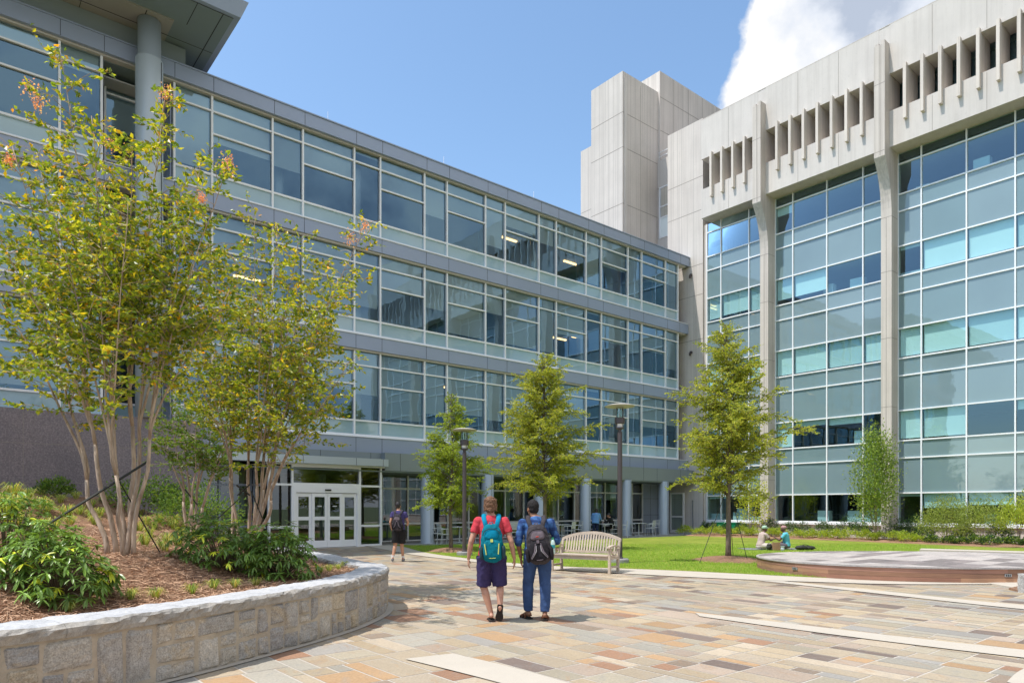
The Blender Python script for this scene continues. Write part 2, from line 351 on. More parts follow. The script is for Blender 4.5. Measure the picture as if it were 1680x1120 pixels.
# ================================================================ LEFT BUILDING (glass office)
VF=27.0
lb=thing('glass_office_building',UV(7,VF,0),'long blue grey glass office building with three upper floors over a columned ground floor','building')
FL=[4.65,9.0,13.3]; RZ=17.5
def pane(mb,u0,u1,v,z0,z1,j=.007):
    o=[R.uniform(-j,j) for _ in range(3)]; o.append(o[0]+o[2]-o[1])
    mb.poly([UV(u0,v+o[0],z0),UV(u1,v+o[1],z0),UV(u1,v+o[2],z1),UV(u0,v+o[3],z1)])
def paneU(mb,v0,v1,u,z0,z1,j=.004):
    o=[R.uniform(-j,j) for _ in range(3)]; o.append(o[0]+o[2]-o[1])
    mb.poly([UV(u+o[0],v0,z0),UV(u+o[1],v1,z0),UV(u+o[2],v1,z1),UV(u+o[3],v0,z1)])
def lwin(u0,u1,v,zb,wide,drop,last=False,h=3.65,blindmat='blind'):
    f=MB(); hs=.035
    f.uv(u0-hs,u0+hs,v-.10,v+.06,zb,zb+h)
    if last: f.uv(u1-hs,u1+hs,v-.10,v+.06,zb,zb+h)
    zs=[(0,.11),(.66,.73)]+([(2.2,2.26)] if wide else [])+[(3.03,3.09)]
    a,b=u0+hs,u1-hs
    for z0,z1 in zs: f.uv(a,b,v-.08,v+.06,zb+z0,zb+z1)
    w_=build('window',f,M['metal'],lb)
    g=MB(); cut=[.73]+([2.2,2.26] if wide else [])+[3.03]
    for k in range(0,len(cut),2): pane(g,a,b,v,zb+cut[k],zb+cut[k+1])
    pane(g,a,b,v,zb+3.09,zb+h); build('pane',g,M['glass'],w_)
    s=MB(); pane(s,a,b,v,zb+.11,zb+.66); build('spandrel_panel',s,M['spandl'],w_)
    s=MB(); s.uv(a+.02,b-.02,v+.12,v+.128,zb+h-.15-drop*(h-.9),zb+h-.02)
    if wide: build('blind',s,M[blindmat],w_)
    else:
        build('blind',s,M[blindmat],w_)
    return w_
mull=[7.83]; 
for k in range(8): mull+= [mull[-1]+2.27, mull[-1]+3.51]
mull=[6.53]+mull                                     # first narrow corner unit, then wide / narrow
drops_w=[[.45,.55,.95,.75,.95,.8,.6,.6],[.55,.95,.45,.95,.95,.55,.5,.5],[.55,.42,.45,.40,.35,.45,.5,.5]]
for fl,zb in enumerate(FL):
    for k in range(len(mull)-1):
        wide=(k%2==1); d=drops_w[fl][(k//2)%8] if wide else R.choice([.5,.95,.6,.0,.45,.8])
        lwin(mull[k],mull[k+1],VF,zb,wide,d,last=(k==len(mull)-2),blindmat='blind' if R.random()<.65 else 'blind2')
    # wing to the left
    wm=[-6.2,-4.97,-2.73,-1.48,.79,2.05-.0]
    wu=[(-4.97,-2.73,1),(-2.73,-1.48,0),(-1.48,.79,1),(.79,3.05,1),(3.05,4.25,0)]
    for i,(a,b,wd) in enumerate(wu):
        lwin(a,b,VF,zb,bool(wd),[.25,.9,.3,.12 if fl==2 else .95,.2 if fl==2 else .95][i],last=(i==4))
    # recessed pair behind the column
    lwin(4.55,6.35,28.2,zb,False,.6 if fl else .35,last=True,blindmat='blind2')
EU=mull[-1]
g=MB(); g.uv(4.30,6.44,27.1,28.15,16.86,16.93); build('recess_soffit',g,M['soffit_green'],lb)
# east corner return glazing
for zb in FL:
    f=MB(); f.uv(EU-.035,EU+.06,VF+.07,VF+.14,zb,zb+3.65); f.uv(EU-.035,EU+.06,VF+1.9,VF+1.97,zb,zb+3.65)
    for z0 in (0,.66,3.03): f.uv(EU-.03,EU+.05,VF+.14,VF+1.9,zb+z0,zb+z0+.07)
    w_=build('window',f,M['metal'],lb); g=MB()
    for a,b in ((.07,.66),(.73,3.03),(3.1,3.65)): paneU(g,VF+.14,VF+1.9,EU+.01,zb+a,zb+b)
    build('pane',g,M['glass'],w_)
# returns of the projecting bays next to the recess
for uu in (4.27,6.42):
    g=MB(); g.uv(uu,uu+.05,VF+.07,28.1,4.65,17.0); build('return_wall',g,M['fascia'],lb)
# floor bands
def fasc(name,u0,u1,v0,v1,z0,z1,mat,joints=None,first=None):
    g=MB(); g.uv(u0,u1,v0,v1,z0,z1); o=build(name,g,M[mat],lb)
    if joints:
        j=MB()
        for q in joints:
            if u0+.05<q<u1-.05: j.uv(q-.008,q+.008,v0-.003,v0+.01,z0+.002,z1-.002)
        addmesh(o,j,M['joint'])
    return o
JU=[-6,-4.2,-1.5,.8,3.05,4.3,5.3,6.5]+mull[1:]
for zb in FL[1:]:
    fasc('fascia',-8,36.8,VF-.22,VF+.3,zb-.62,zb-.03,'fascia',JU)
    g=MB(); g.uv(-8,36.6,VF-.15,VF+.3,zb-.70,zb-.625); build('head_rail',g,M['head'],lb)
    g=MB(); g.uv(-8,36.7,VF-.26,VF+.3,zb-.028,zb+.0); build('sill_cap',g,M['metal'],lb)
g=MB(); g.uv(-8,36.6,VF-.15,VF+.3,RZ-.60,RZ-.535); build('head_rail',g,M['head'],lb)
fasc('roof_fascia',-8,36.85,VF-.28,VF+.3,RZ-.53,RZ,'fascia',JU)
g=MB(); g.uv(-8,36.9,VF-.32,VF+.4,RZ+.002,RZ+.05); build('roof_coping',g,M['fascia'],lb)
# under first floor
fasc('fascia',7.0,36.8,VF-.22,VF+.3,3.98,4.62,'fascia',JU)
g=MB(); g.uv(7.0,36.7,VF-.26,VF+.3,4.622,4.65); build('sill_cap',g,M['metal'],lb)
fasc('lower_fascia',14.7,36.7,26.25,26.9,3.2,3.97,'fascia_dark',[q+.6 for q in JU])
fasc('lower_fascia',7.0,14.7,26.6,26.9,3.60,3.97,'fascia_dark',[q+.6 for q in JU])
fasc('entrance_fascia',7.0,14.70,25.95,26.6,3.36,3.66,'column',[q-.4 for q in JU])
g=MB(); g.uv(7.0,36.7,26.3,29.6,3.14,3.19); build('soffit',g,M['soffit_green'],lb)
# granite base
g=MB(); g.uv(-8,7.15,25.95,27.6,-.2,4.66); gb=build('granite_wall',g,M['granite'],lb)
j=MB()
for q in (-5.5,-3,-.5,2.0,4.5): j.uv(q-.006,q+.006,25.945,25.96,0,4.64)
for z in (1.2,2.4,3.6): j.uv(-8,7.14,25.945,25.96,z-.006,z+.006)
addmesh(gb,j,M['jointc'])
# body and interiors
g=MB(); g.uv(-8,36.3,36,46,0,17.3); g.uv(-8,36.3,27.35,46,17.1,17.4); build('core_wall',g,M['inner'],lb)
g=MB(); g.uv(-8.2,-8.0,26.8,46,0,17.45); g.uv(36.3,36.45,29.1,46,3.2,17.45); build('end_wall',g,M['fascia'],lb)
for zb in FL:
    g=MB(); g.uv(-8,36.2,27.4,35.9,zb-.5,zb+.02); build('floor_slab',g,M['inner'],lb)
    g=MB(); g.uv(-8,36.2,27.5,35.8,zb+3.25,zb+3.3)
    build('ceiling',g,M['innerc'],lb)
    g=MB()
    for k in range(1,len(mull)-1,2):
        c=UV(mull[k]-.62,28.0)
        g.lathe((c.x,c.y,zb+.02),[(.22,0),(.22,3.22)],12)
    build('interior_column',g,M['column'],lb)
    g=MB(); 
    for k in range(14):
        u_=R.uniform(-6,35); ww=R.uniform(.5,1.6); hh=R.uniform(.75,1.9); v_=R.uniform(28.2,31)
        g.uv(u_,u_+ww,v_,v_+.5,zb+.03,zb+.02+hh)
    build('office_furniture',g,M['blind2'],lb)
    g=MB()
    for k in range(6):
        u_=R.uniform(-5,33); v_=R.uniform(29,33); g.uv(u_,u_+1.2,v_,v_+.12,zb+3.18,zb+3.24)
    m_,t_=newmat('ceiling_lamp'); e_=t_.new('ShaderNodeEmission'); e_.inputs[0].default_value=(1,.62,.22,1); e_.inputs[1].default_value=2.2; t_.link(e_.outputs[0],t_.out.inputs[0])
    build('ceiling_lamp',g,m_,lb)
# canopy
cz=18.3
g=MB()
o=[(-14,24.07),(7.94,24.07),(7.94,33),(-14,33)]; q=[(-14,23.9),(8.15,23.9),(8.15,33.2),(-14,33.2)]
a=[g.vert(UV(x,y,cz)) for x,y in o]; b=[g.vert(UV(x,y,cz+.52)) for x,y in q]
g.face(a[::-1]); g.face(b)
for i in range(4): j=(i+1)%4; g.face((a[i],a[j],b[j],b[i]))
cn=build('canopy',g,M['fascia'],lb)
s=MB(); s.uv(-13.9,7.75,24.25,32.8,cz-.012,cz-.004); build('canopy_soffit',s,M['soffit_green'],cn)
s=MB(); s.uv(-13.9,6.2,25.6,32.8,cz-.06,cz-.014); build('canopy_soffit_inner',s,M['soffit_warm'],cn)
s=MB()
for uu in (-4,-.5,3.0,6.6): s.uv(uu-.012,uu+.012,24.25,25.58,cz-.016,cz-.011)
for vv in (26.6,28.6): s.uv(6.22,7.75,vv-.012,vv+.012,cz-.016,cz-.011)
for vv in (24.25,): s.uv(-13.9,7.75,vv-.01,vv+.01,cz-.016,cz-.011)
s.uv(7.4,7.43,24.26,32.8,cz-.017,cz-.0125)
for uu in (-3,.6,3.6): s.uv(uu-.01,uu+.01,25.62,32.8,cz-.065,cz-.059)
s.uv(5.35,5.38,25.62,32.8,cz-.065,cz-.059); s.uv(-13.9,6.2,26.5,26.53,cz-.066,cz-.0605)
addmesh(cn,s,M['joint'])
g=MB(); g.uv(-13,6.9,26.9,33,RZ+.06,cz-.07); build('clerestory_wall',g,M['fascia_dark'],lb)
g=MB(); c=UV(5.55,26.15); g.lathe((c.x,c.y,4.66),[(.36,0),(.36,cz-.08-4.66)],28); cl=build('tall_column',g,M['column'],lb,smooth=False)
for p in cl.data.polygons: p.use_smooth=len(p.vertices)==4
g=MB(); g.lathe((c.x,c.y,4.67),[(.43,0),(.43,12.2),(.40,12.25)],28); 
x=build('column_sleeve',g,M['column'],cl)
for p in x.data.polygons: p.use_smooth=len(p.vertices)==4
j=MB(); cc=UV(5.55-.0,26.15-.43); j.uv(5.85,5.87,25.835,25.86,4.7,16.8); addmesh(x,j,M['joint'])
# lightning rods
for px in (1619/3.0,560+510/3.0,560+953/3.0):
    r_=(px-840)/FX; Y_=VF/(-SU*r_+CU); u_=(CU*r_+SU)*Y_
    g=MB(); c=UV(u_,VF+.1); g.tube([(c.x,c.y,RZ+.05),(c.x,c.y,RZ+.62)],[.012,.008],6); build('lightning_rod',g,M['metal'],lb)
g=MB(); c=UV(6.6,24.2); g.tube([(c.x,c.y,cz+.5),(c.x,c.y,cz+1.2)],[.012,.01],6); build('lightning_rod',g,M['metal'],lb)
# ---- ground floor columns
for u_ in (16.93,20.35,23.7,27.05,30.4,33.8):
    g=MB(); c=UV(u_,26.4); g.lathe((c.x,c.y,0),[(.36,0),(.36,.04),(.30,.045),(.30,3.2)],24); x=build('column',g,M['column'],lb)
    for p in x.data.polygons: p.use_smooth=len(p.vertices)==4
    j=MB(); j.uv(u_-.006,u_+.006,26.4-.303,26.4-.295,.05,3.19); addmesh(x,j,M['joint'])
# ---- entrance vestibule
def gwin(name,us,v,zs,parent=lb,glass='glassd',metal='metal',hs=.04,top=3.3):
    for k in range(len(us)-1):
        f=MB(); f.uv(us[k]-hs,us[k]+hs,v-.08,v+.06,0.0,top)
        if k==len(us)-2: f.uv(us[k+1]-hs,us[k+1]+hs,v-.08,v+.06,0,top)
        a,b=us[k]+hs,us[k+1]-hs
        for z in zs: f.uv(a,b,v-.065,v+.05,z,z+.08)
        o_=build(name,f,M[metal],parent); g_=MB(); zz=list(zs)+[top]
        for z0,z1 in zip(zz,zz[1:]): 
            if z1-z0>.15: pane(g_,a,b,v,z0+.08,z1,.002)
        build('pane',g_,M[glass],o_)
gwin('entrance_window',[9.75,10.66],26.4,[0,.82,2.48])
gwin('entrance_window',[13.57,14.55],26.4,[0,.82,2.48])
f=MB(); f.uv(10.70,13.53,26.32,26.46,2.46,2.60); f.uv(9.6,14.7,26.25,26.5,3.30,3.37); f.uv(10.70,13.53,26.33,26.45,3.22,3.30)
tr=build('entrance_transom',f,M['metal'],lb); g=MB(); pane(g,10.7,13.53,26.4,2.6,3.22); build('pane',g,M['glassd'],tr)
f=MB(); f.uv(10.70,10.80,26.30,26.45,0,2.46); f.uv(13.43,13.53,26.30,26.45,0,2.46); f.uv(10.80,13.43,26.30,26.45,2.22,2.46); dfm=build('door_frame',f,M['metal'],lb)
f=MB(); f.uv(12.0,12.25,26.25,26.30,2.30,2.36); build('door_sensor',f,M['black'],dfm)
us=[10.80,11.46,12.115,12.77,13.43]
for k in range(4):
    v0=26.36 if k in (0,3) else 26.33
    f=MB(); a,b=us[k]+.004,us[k+1]-.004; st=.11
    f.uv(a,a+st,v0,v0+.05,.02,2.20); f.uv(b-st,b,v0,v0+.05,.02,2.20)
    for z0,z1 in ((.02,.30),(1.12,1.26),(2.05,2.20)): f.uv(a+st,b-st,v0+.003,v0+.047,z0,z1)
    dl=build('sliding_door',f,M['metal'],lb); g=MB(); pane(g,a+st,b-st,v0+.02,.30,1.12,.001); pane(g,a+st,b-st,v0+.02,1.26,2.05,.001); build('pane',g,M['glassd'],dl)
    if k in (1,2):
        g=MB(); 
        for q in range(4): g.uv((a+b)/2-.09+q*.048,(a+b)/2-.055+q*.048,v0+.008,v0+.012,1.66,1.70)
        build('door_marking',g,M['metal'],dl)
# recess left of vestibule, right side returns
gwin('lobby_window',[7.2,8.4,9.6],28.0,[0,.82,2.48],metal='fascia')
for uu in (9.66,14.62):
    f=MB(); f.uv(uu-.03,uu+.03,26.5,28.5,0,.08); f.uv(uu-.03,uu+.03,26.5,28.5,.82,.9); f.uv(uu-.03,uu+.03,26.5,28.5,2.48,2.56); f.uv(uu-.03,uu+.03,28.42,28.5,.09,3.2)
    o_=build('entrance_window',f,M['metal'],lb); g=MB(); paneU(g,26.5,28.42,uu,.08,3.2); build('pane',g,M['glassd'],o_)
VB=28.75
gwin('cafe_window',[14.7,15.9,17.3,18.3,19.6,20.9,21.85,23.3,24.6,25.9,27.2,28.5,29.8,31.1,32.4,33.6,34.6],VB,[0,.82,2.48],glass='glassd',hs=.035,top=3.14)
g=MB(); g.uv(34.66,36.9,VB-.05,VB+.2,0,3.14); pw=build('panel_wall',g,M['fascia'],lb)
j=MB(); j.uv(34.67,36.9,VB-.055,VB-.045,1.15,1.165); j.uv(34.67,36.9,VB-.055,VB-.045,2.2,2.215)
for uu in (35.4,36.1): j.uv(uu,uu+.012,VB-.056,VB-.046,0,3.1)
addmesh(pw,j,M['joint'])
f=MB(); f.uv(36.62,36.70,27.0,27.1,0,2.6); f.uv(36.62,36.70,28.0,28.1,0,2.6); f.uv(36.62,36.70,27.1,28.0,2.5,2.6); f.uv(36.63,36.69,27.1,28.0,1.0,1.1); f.uv(36.63,36.69,27.1,28.0,0,.2)
sd_=build('side_door',f,M['metal'],lb); g=MB(); paneU(g,27.1,28,36.66,.2,2.5); build('pane',g,M['glassd'],sd_)
# ground interior
g=MB(); g.uv(7.2,36.2,35.5,35.7,0,3.6); g.uv(7.16,7.22,27.7,35.5,0,3.2); g.uv(36.3,36.4,28.9,35.5,0,3.2); g.uv(22.4,22.7,31.5,35.4,0,3.1); g.uv(28,30.6,32.5,32.7,0,3.1); g.uv(15.5,18.5,32,32.2,0,3.1); build('lobby_wall',g,M['inner'],lb)
g=MB(); g.uv(7.2,36.2,28.9,35.5,.005,.02); build('lobby_floor',g,M['inner'],lb)
g=MB(); g.uv(7.2,36.2,28.9,35.5,3.2,3.25); build('lobby_ceiling',g,M['innerc'],lb)
for a,b,d in ((19.7,20.8,.7),(20.95,21.8,.7),(23.4,24.5,.55),(25.95,27.1,.85),(27.3,28.4,.85),(30,31,.6),(31.2,32.3,1.0),(32.45,33.5,1.0)):
    g=MB(); g.uv(a,b,VB+.15,VB+.158,3.1-d,3.1); build('blind',g,M['blind'],lb)
g=MB()
for k in range(7):
    c=UV(10+3.7*k,30.5); g.lathe((c.x,c.y,.02),[(.25,0),(.25,3.15)],12)
build('interior_column',g,M['column'],lb)

# ================================================================ RIGHT BUILDING (concrete)
UG,UB=37.0,35.95
rb=thing('concrete_building',UV(UG,17,0),'tall pale concrete building with vertical fins, piers and a square tower','building')
ZB,ZT=19.3,25.3
PIT=6.6; piers=[20.93-PIT*k for k in range(6)]      # right edge... each pier occupies [p, p+.5]
glass_bays=[(21.43,25.5)]+[(piers[k+1]+.5,piers[k]) for k in range(5)]
ROW=[(0,1.52,'w'),(1.52,3.26,'s'),(3.26,4.1,'s')]
# which vision windows are covered by blinds, by bay and column (from right) and level: drop fraction
def mullv(b):
    a,c=b
    if a>21: return [a,a+1.17,a+3.07,c]
    return [a,a+1.2,a+3.1,a+5.03,c]
BL={ (2,0):[.1,.3,.95,.95,0],(2,1):[.4,.0,.95,.95,0],(2,2):[.5,.95,.95,.95,0],(2,3):[.1,.95,.95,.2,0],
     (1,0):[.0,.0,.95,.0,0],(1,1):[.0,.25,.95,.1,0],(1,2):[.0,.2,.95,.75,0],(1,3):[.0,.95,.95,.8,.3],
     (0,0):[.1,.2,.9,.95,0],(0,1):[.1,.3,.9,.85,0],(0,2):[.1,.3,.95,.9,.4]}
for bi,b in enumerate(glass_bays[:3]):
    ms=mullv(b)
    for L_ in range(5):
        z=.82+4.1*L_
        for k in range(len(ms)-1):
            a,c=ms[k],ms[k+1]
            f=MB(); f.uv(UG-.07,UG+.05,a-.03,a+.03,z,z+4.1 if L_<4 else ZB)
            if k==len(ms)-2: f.uv(UG-.07,UG+.05,c-.03,c+.03,z,z+4.1 if L_<4 else ZB)
            for zz in (0,1.50,3.24) if L_<4 else (0,1.50): f.uv(UG-.06,UG+.05,a+.03,c-.03,z+zz,z+zz+.065)
            wn=build('window',f,M['metal'],rb); g=MB(); paneU(g,a+.03,c-.03,UG,z+.065,z+1.50,.009); build('pane',g,M['glassr'],wn)
            s=MB()
            if L_<4: paneU(s,a+.03,c-.03,UG,z+1.565,z+3.24,.009); paneU(s,a+.03,c-.03,UG,z+3.305,z+4.1,.007); build('spandrel_panel',s,M[R.choice(['spandr','spandr2','spandr3'])],wn)
            else: paneU(s,a+.03,c-.03,UG,z+1.565,ZB,.003); build('spandrel_panel',s,M['glassr'],wn)
            d=BL.get((bi,k),[.3,.5,.9,.6,.1])[L_ if L_<5 else 4]
            if bi==2 and L_==3: d=.95 if k in(0,1,2) else .1
            if bi==1 and L_==3: d=.8 if k>1 else 0
            if d>0:
                s=MB(); s.uv(UG+.14,UG+.148,a+.05,c-.05,z+1.5-1.42*d,z+1.52); build('blind',s,M['blind' if (k+L_)%3 else 'blind2'],wn)
    g=MB(); g.uv(UG-.12,UG+.06,b[0],b[1],.70,.82); build('window_sill',g,M['metal'],rb)
    g=MB(); g.uv(UG-.0,UG+.3,b[0]-.01,b[1]+.01,-.1,.70); build('plinth_wall',g,M['conc'],rb)
for b in glass_bays[3:]:
    f=MB(); ms=mullv(b)
    for q in ms: f.uv(UG-.07,UG+.05,q-.03,q+.03,.82,ZB)
    for L_ in range(5):
        for zz in (0,1.5,3.24): f.uv(UG-.06,UG+.05,b[0]+.03,b[1]-.03,.82+4.1*L_+zz,.82+4.1*L_+zz+.06)
    wn=build('window_bay',f,M['metal'],rb); s=MB(); paneU(s,b[0],b[1],UG+.01,.82,ZB); build('spandrel_panel',s,M['spandr'],wn)
    g=MB(); g.uv(UG,UG+.3,b[0]-.01,b[1]+.01,-.1,.82); build('plinth_wall',g,M['conc'],rb)
# interiors
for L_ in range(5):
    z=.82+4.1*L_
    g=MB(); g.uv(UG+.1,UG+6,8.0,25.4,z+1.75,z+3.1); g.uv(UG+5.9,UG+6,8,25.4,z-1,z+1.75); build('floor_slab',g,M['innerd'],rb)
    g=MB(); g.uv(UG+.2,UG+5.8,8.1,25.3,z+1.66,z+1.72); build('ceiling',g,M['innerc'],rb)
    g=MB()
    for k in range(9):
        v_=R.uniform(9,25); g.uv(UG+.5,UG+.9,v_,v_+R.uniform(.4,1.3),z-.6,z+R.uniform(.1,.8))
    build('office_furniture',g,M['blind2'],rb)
# band
vend=25.22; v0=piers[5]-.2
g=MB()
for p_ in piers: g.uv(UB+.01,UB+.45,p_+.003,p_+.497,24.21,ZT-.002)
segs=[(21.43,vend)]+[(piers[k+1]+.5,piers[k]) for k in range(5)]
for a,c in segs: g.uv(UB,UB+.45,a,c,22.9,ZT); g.uv(UB,UG+.2,a,c,ZB,21.06); g.uv(UB+.45,UG+.8,a,c,22.9,23.2)
g.uv(UB+.45,UB+4,v0,vend,25.0,ZT-.05)
pb=build('parapet_band',g,M['conc'],rb)
j=MB()
for a,c in segs[:3]:
    for q in ((a+c)/2, ) if c-a<5 else (a+2.0,a+4.2):
        j.uv(UB-.003,UB+.01,q-.01,q+.01,22.95,ZT-.05); j.uv(UB-.003,UB+.01,q-.01,q+.01,ZB+.02,21.0)
addmesh(pb,j,M['jointc'])
j=MB(); j.uv(UB-.004,UB+.3,v0,vend+.0,ZT+.003,ZT+.04); build('coping',j,M['concp'],pb)
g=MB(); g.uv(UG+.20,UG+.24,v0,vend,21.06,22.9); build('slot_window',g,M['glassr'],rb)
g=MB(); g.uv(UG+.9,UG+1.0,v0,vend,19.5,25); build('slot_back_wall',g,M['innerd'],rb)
def fin(v):
    g=MB(); t=.07
    g.uv(UB-.22,UG+.18,v-t,v+t,21.07,22.89); g.uv(UB-.22,UB-.002,v-t,v+t,20.35,21.07); g.uv(UB-.22,UB-.002,v-t,v+t,22.89,23.02)
    o=build('concrete_fin',g,M['fin'],rb)
    f=MB(); f.uv(UG+.14,UG+.185,v+.075,v+.12,21.07,22.89); build('fin_frame',f,M['metal'],o)
for q in (24.42,23.68,22.94,22.2): fin(q)
for a,c in segs[1:]:
    n=8; p=(c-a)/n
    if c<7: continue
    for k in range(1,n): fin(a+p*k)
g=MB()
for a,c in segs[1:]:
    if c<7:
        for k in range(1,8): g.uv(UB-.26,UG+.74,a+(c-a)/8*k-.06,a+(c-a)/8*k+.06,20.3,22.89)
tag(build('concrete_fin',g,M['concp'],rb),kind='stuff')
# piers with curved bracket
for pi,p in enumerate(piers):
    a,c=p,p+.5; g=MB()
    prof=[(UB-.55,24.2),(UB-.55,18.75)]
    for k in range(1,9):
        x=k/8; prof.append((UB-.55+.80*math.sin(x*math.pi/2)**1.0*1.0, 18.75-2.6*(1-math.cos(x*math.pi/2)) if False else 18.75-2.7*x**1.25))
    prof=[(UB-.55,24.2),(UB-.55,18.75)]+[(UB-.55+.8*(1-(1-x/8)**2.4),18.75-2.7*(x/8)) for x in range(1,9)]+[(36.2,-.1),(UG+.3,-.1),(UG+.3,20.0),(UB+.2,20.0),(UB+.2,24.2)]
    A=[g.vert(UV(x,a,z)) for x,z in prof]; B=[g.vert(UV(x,c,z)) for x,z in prof]; n=len(prof)
    g.face(A); g.face(B[::-1])
    for i in range(n): k=(i+1)%n; g.face((A[i],B[i],B[k],A[k]))
    o=build('pier',g,M['concp'],rb)
    j=MB(); j.uv(UB-.553,UB-.54,a+.20,a+.235,18.8,24.19); j.uv(36.197,36.21,a+.24,a+.262,0,16.0)
    for z in (19.0,22.3): j.uv(UB-.554,UB-.545,a,c,z,z+.02)
    for z in (3.2,6.6,10.0,13.3,16.0): j.uv(36.196,36.21,a-.002,c+.002,z,z+.02); j.uv(36.2,UG-.1,a-.004,a+.01,z,z+.02)
    addmesh(o,j,M['jointc'])
    g=MB(); g.uv(UB-.50,UB+.2,a+.02,a+.2,24.2,24.4); g.uv(UB-.50,UB+.2,a+.3,c-.02,24.2,24.33); build('pier_cap',g,M['concp'],o)
for p in piers:
    g=MB(); g.uv(UB+.21,UG+.18,p+.004,p+.496,20.01,22.89); build('pier_return',g,M['concp'],rb)
# left block, slot and tower
g=MB(); g.uv(36.96,37.3,25.5,25.72,0,ZB); g.uv(36.85,41,25.72,28.45,-.1,26.0); lbk=build('stair_block',g,M['concb'],rb)
j=MB()
for z in (4.4,8.2,12.2,15.0,16.9,20.3,22.4): j.uv(36.846,36.86,25.72,28.45,z,z+.03)
j.uv(36.85,36.9,25.716,25.73,0,26)
addmesh(lbk,j,M['jointc'])
g=MB(); g.uv(38.2,38.5,28.46,30.35,-.1,20.1); g.uv(38.2,38.5,28.46,30.35,23.6,25.5); build('slot_wall',g,M['conc'],rb)
f=MB(); f.uv(38.15,38.25,28.5,28.58,20.1,23.6); f.uv(38.15,38.25,30.1,30.18,20.1,23.6)
for z in (20.1,21.45,22.2,23.52): f.uv(38.16,38.24,28.58,30.1,z,z+.08)
wn=build('slot_window',f,M['metal'],rb); g=MB(); paneU(g,28.58,30.1,38.2,21.53,23.52); build('pane',g,M['glassd'],wn); g=MB(); g.uv(38.9,39.0,28.46,30.3,20,23.7); build('slot_interior',g,M['innerd'],rb)
g=MB(); paneU(g,28.58,30.1,38.21,20.18,21.45); build('panel',g,M['blind'],wn)
f=MB()
for z in (25.75,26.05): f.uv(38.25,38.29,28.46,30.3,z,z+.04)
for v_ in (28.6,29.4,30.2): f.uv(38.25,38.29,v_,v_+.04,25.5,26.05)
build('railing',f,M['metal'],rb)
g=MB(); g.uv(34.6,38.6,30.36,33.2,10,30.3); g.uv(35.0,38.5,33.21,34.6,10,26.8); tw=build('tower',g,M['concb'],rb)
g=MB(); g.uv(34.75,35.0,30.30,30.355,10,29.9) ; build('tower_rib',g,M['conc'],tw)
g=MB(); g.uv(38.25,54,30.2,34.5,10,31.7); tb=build('rear_block',g,M['concb'],rb)
j=MB()
for z in (16.9,19.3,21.6,25.3,27.6): j.uv(34.596,34.61,30.3,33.2,z,z+.035); j.uv(34.6,38.2,30.354,30.37,z,z+.035)
for u_ in (36.4,): j.uv(u_,u_+.02,30.354,30.37,12,30)
for z in (18,22.4,): j.uv(34.996,35.01,33.21,34.6,z,z+.03)
for z in (27.6,29.9): j.uv(38.3,54,30.194,30.21,z,z+.035)
for u_ in (39.8,41.5,43.2,45,47): j.uv(u_,u_+.02,30.193,30.21,20,31.65)
addmesh(tw,j,M['jointc'])
g=MB(); g.uv(37.2,37.26,29.9,30.33,18.75,18.81); g.uv(37.05,37.4,29.85,30.1,18.6,18.95); build('wall_light',g,M['metal'],rb)
g=MB()
for z in (16.3,11.4): g.uv(36.7,36.84,26.5,26.62,z,z+.14); g.uv(36.6,36.7,26.52,26.6,z-.16,z+.05)
build('security_camera',g,M['paint_dark'],rb)
g=MB(); g.uv(36.80,36.85,26.45,26.5,0,2.1); build('wall_conduit',g,M['steel'],rb)
# body behind so that nothing shows through
g=MB(); g.uv(UG+6.1,54,v0,30.1,-.1,25.0); g.uv(UG+.3,UG+6.2,v0,8.0,-.1,24.9); build('core_wall',g,M['innerd'],rb)
# ================================================================ GROUND
def struct(o): o['kind']='structure'; return o
g=MB(); g.poly([(-900,-900,-.12),(900,-900,-.12),(900,900,-.12),(-900,900,-.12)]); struct(build('ground',g,simple('far_ground',(.12,.15,.07),.95,0,.2,.05)))
# curves of the lawn edge in world metres
def cr(P,n=8):
    out=[]; P=[Vector((p[0],p[1],0)) for p in P]
    for i in range(len(P)-1):
        p0=P[max(i-1,0)];p1=P[i];p2=P[i+1];p3=P[min(i+2,len(P)-1)]
        for k in range(n):
            t_=k/n; out.append(.5*((2*p1)+(-p0+p2)*t_+(2*p0-5*p1+4*p2-p3)*t_*t_+(-p0+3*p1-3*p2+p3)*t_**3))
    out.append(P[-1]); return out
# lawn front edge (where grass meets the kerb band)
LE=[gnd(*p) for p in ((640,893.5),(665,898),(700,907),(760,915.5),(830,923),(930,930),(1020,933),(1120,937),(1220,942),(1330,947.5),(1480,953))]+[Vector((11.5,14.6,0)),Vector((16,12.6,0)),Vector((24,6,0))]
LEc=cr(LE,5)
KE=[gnd(*p) for p in ((597,895),(640,903.5),(690,912),(760,920),(830,928),(930,936),(1020,941),(1120,946.5),(1220,951),(1330,955),(1480,959))]+[Vector((11.6,14.2,0)),Vector((16,12.0,0)),Vector((24,5.2,0))]
KEc=cr(KE,5)
# mortar bed under everything paved
g=MB(); g.poly([UV(-6,-12,0),UV(44,-12,0),UV(44,36,0),UV(-6,36,0)]); struct(build('plaza_mortar',g,M['mortar']))
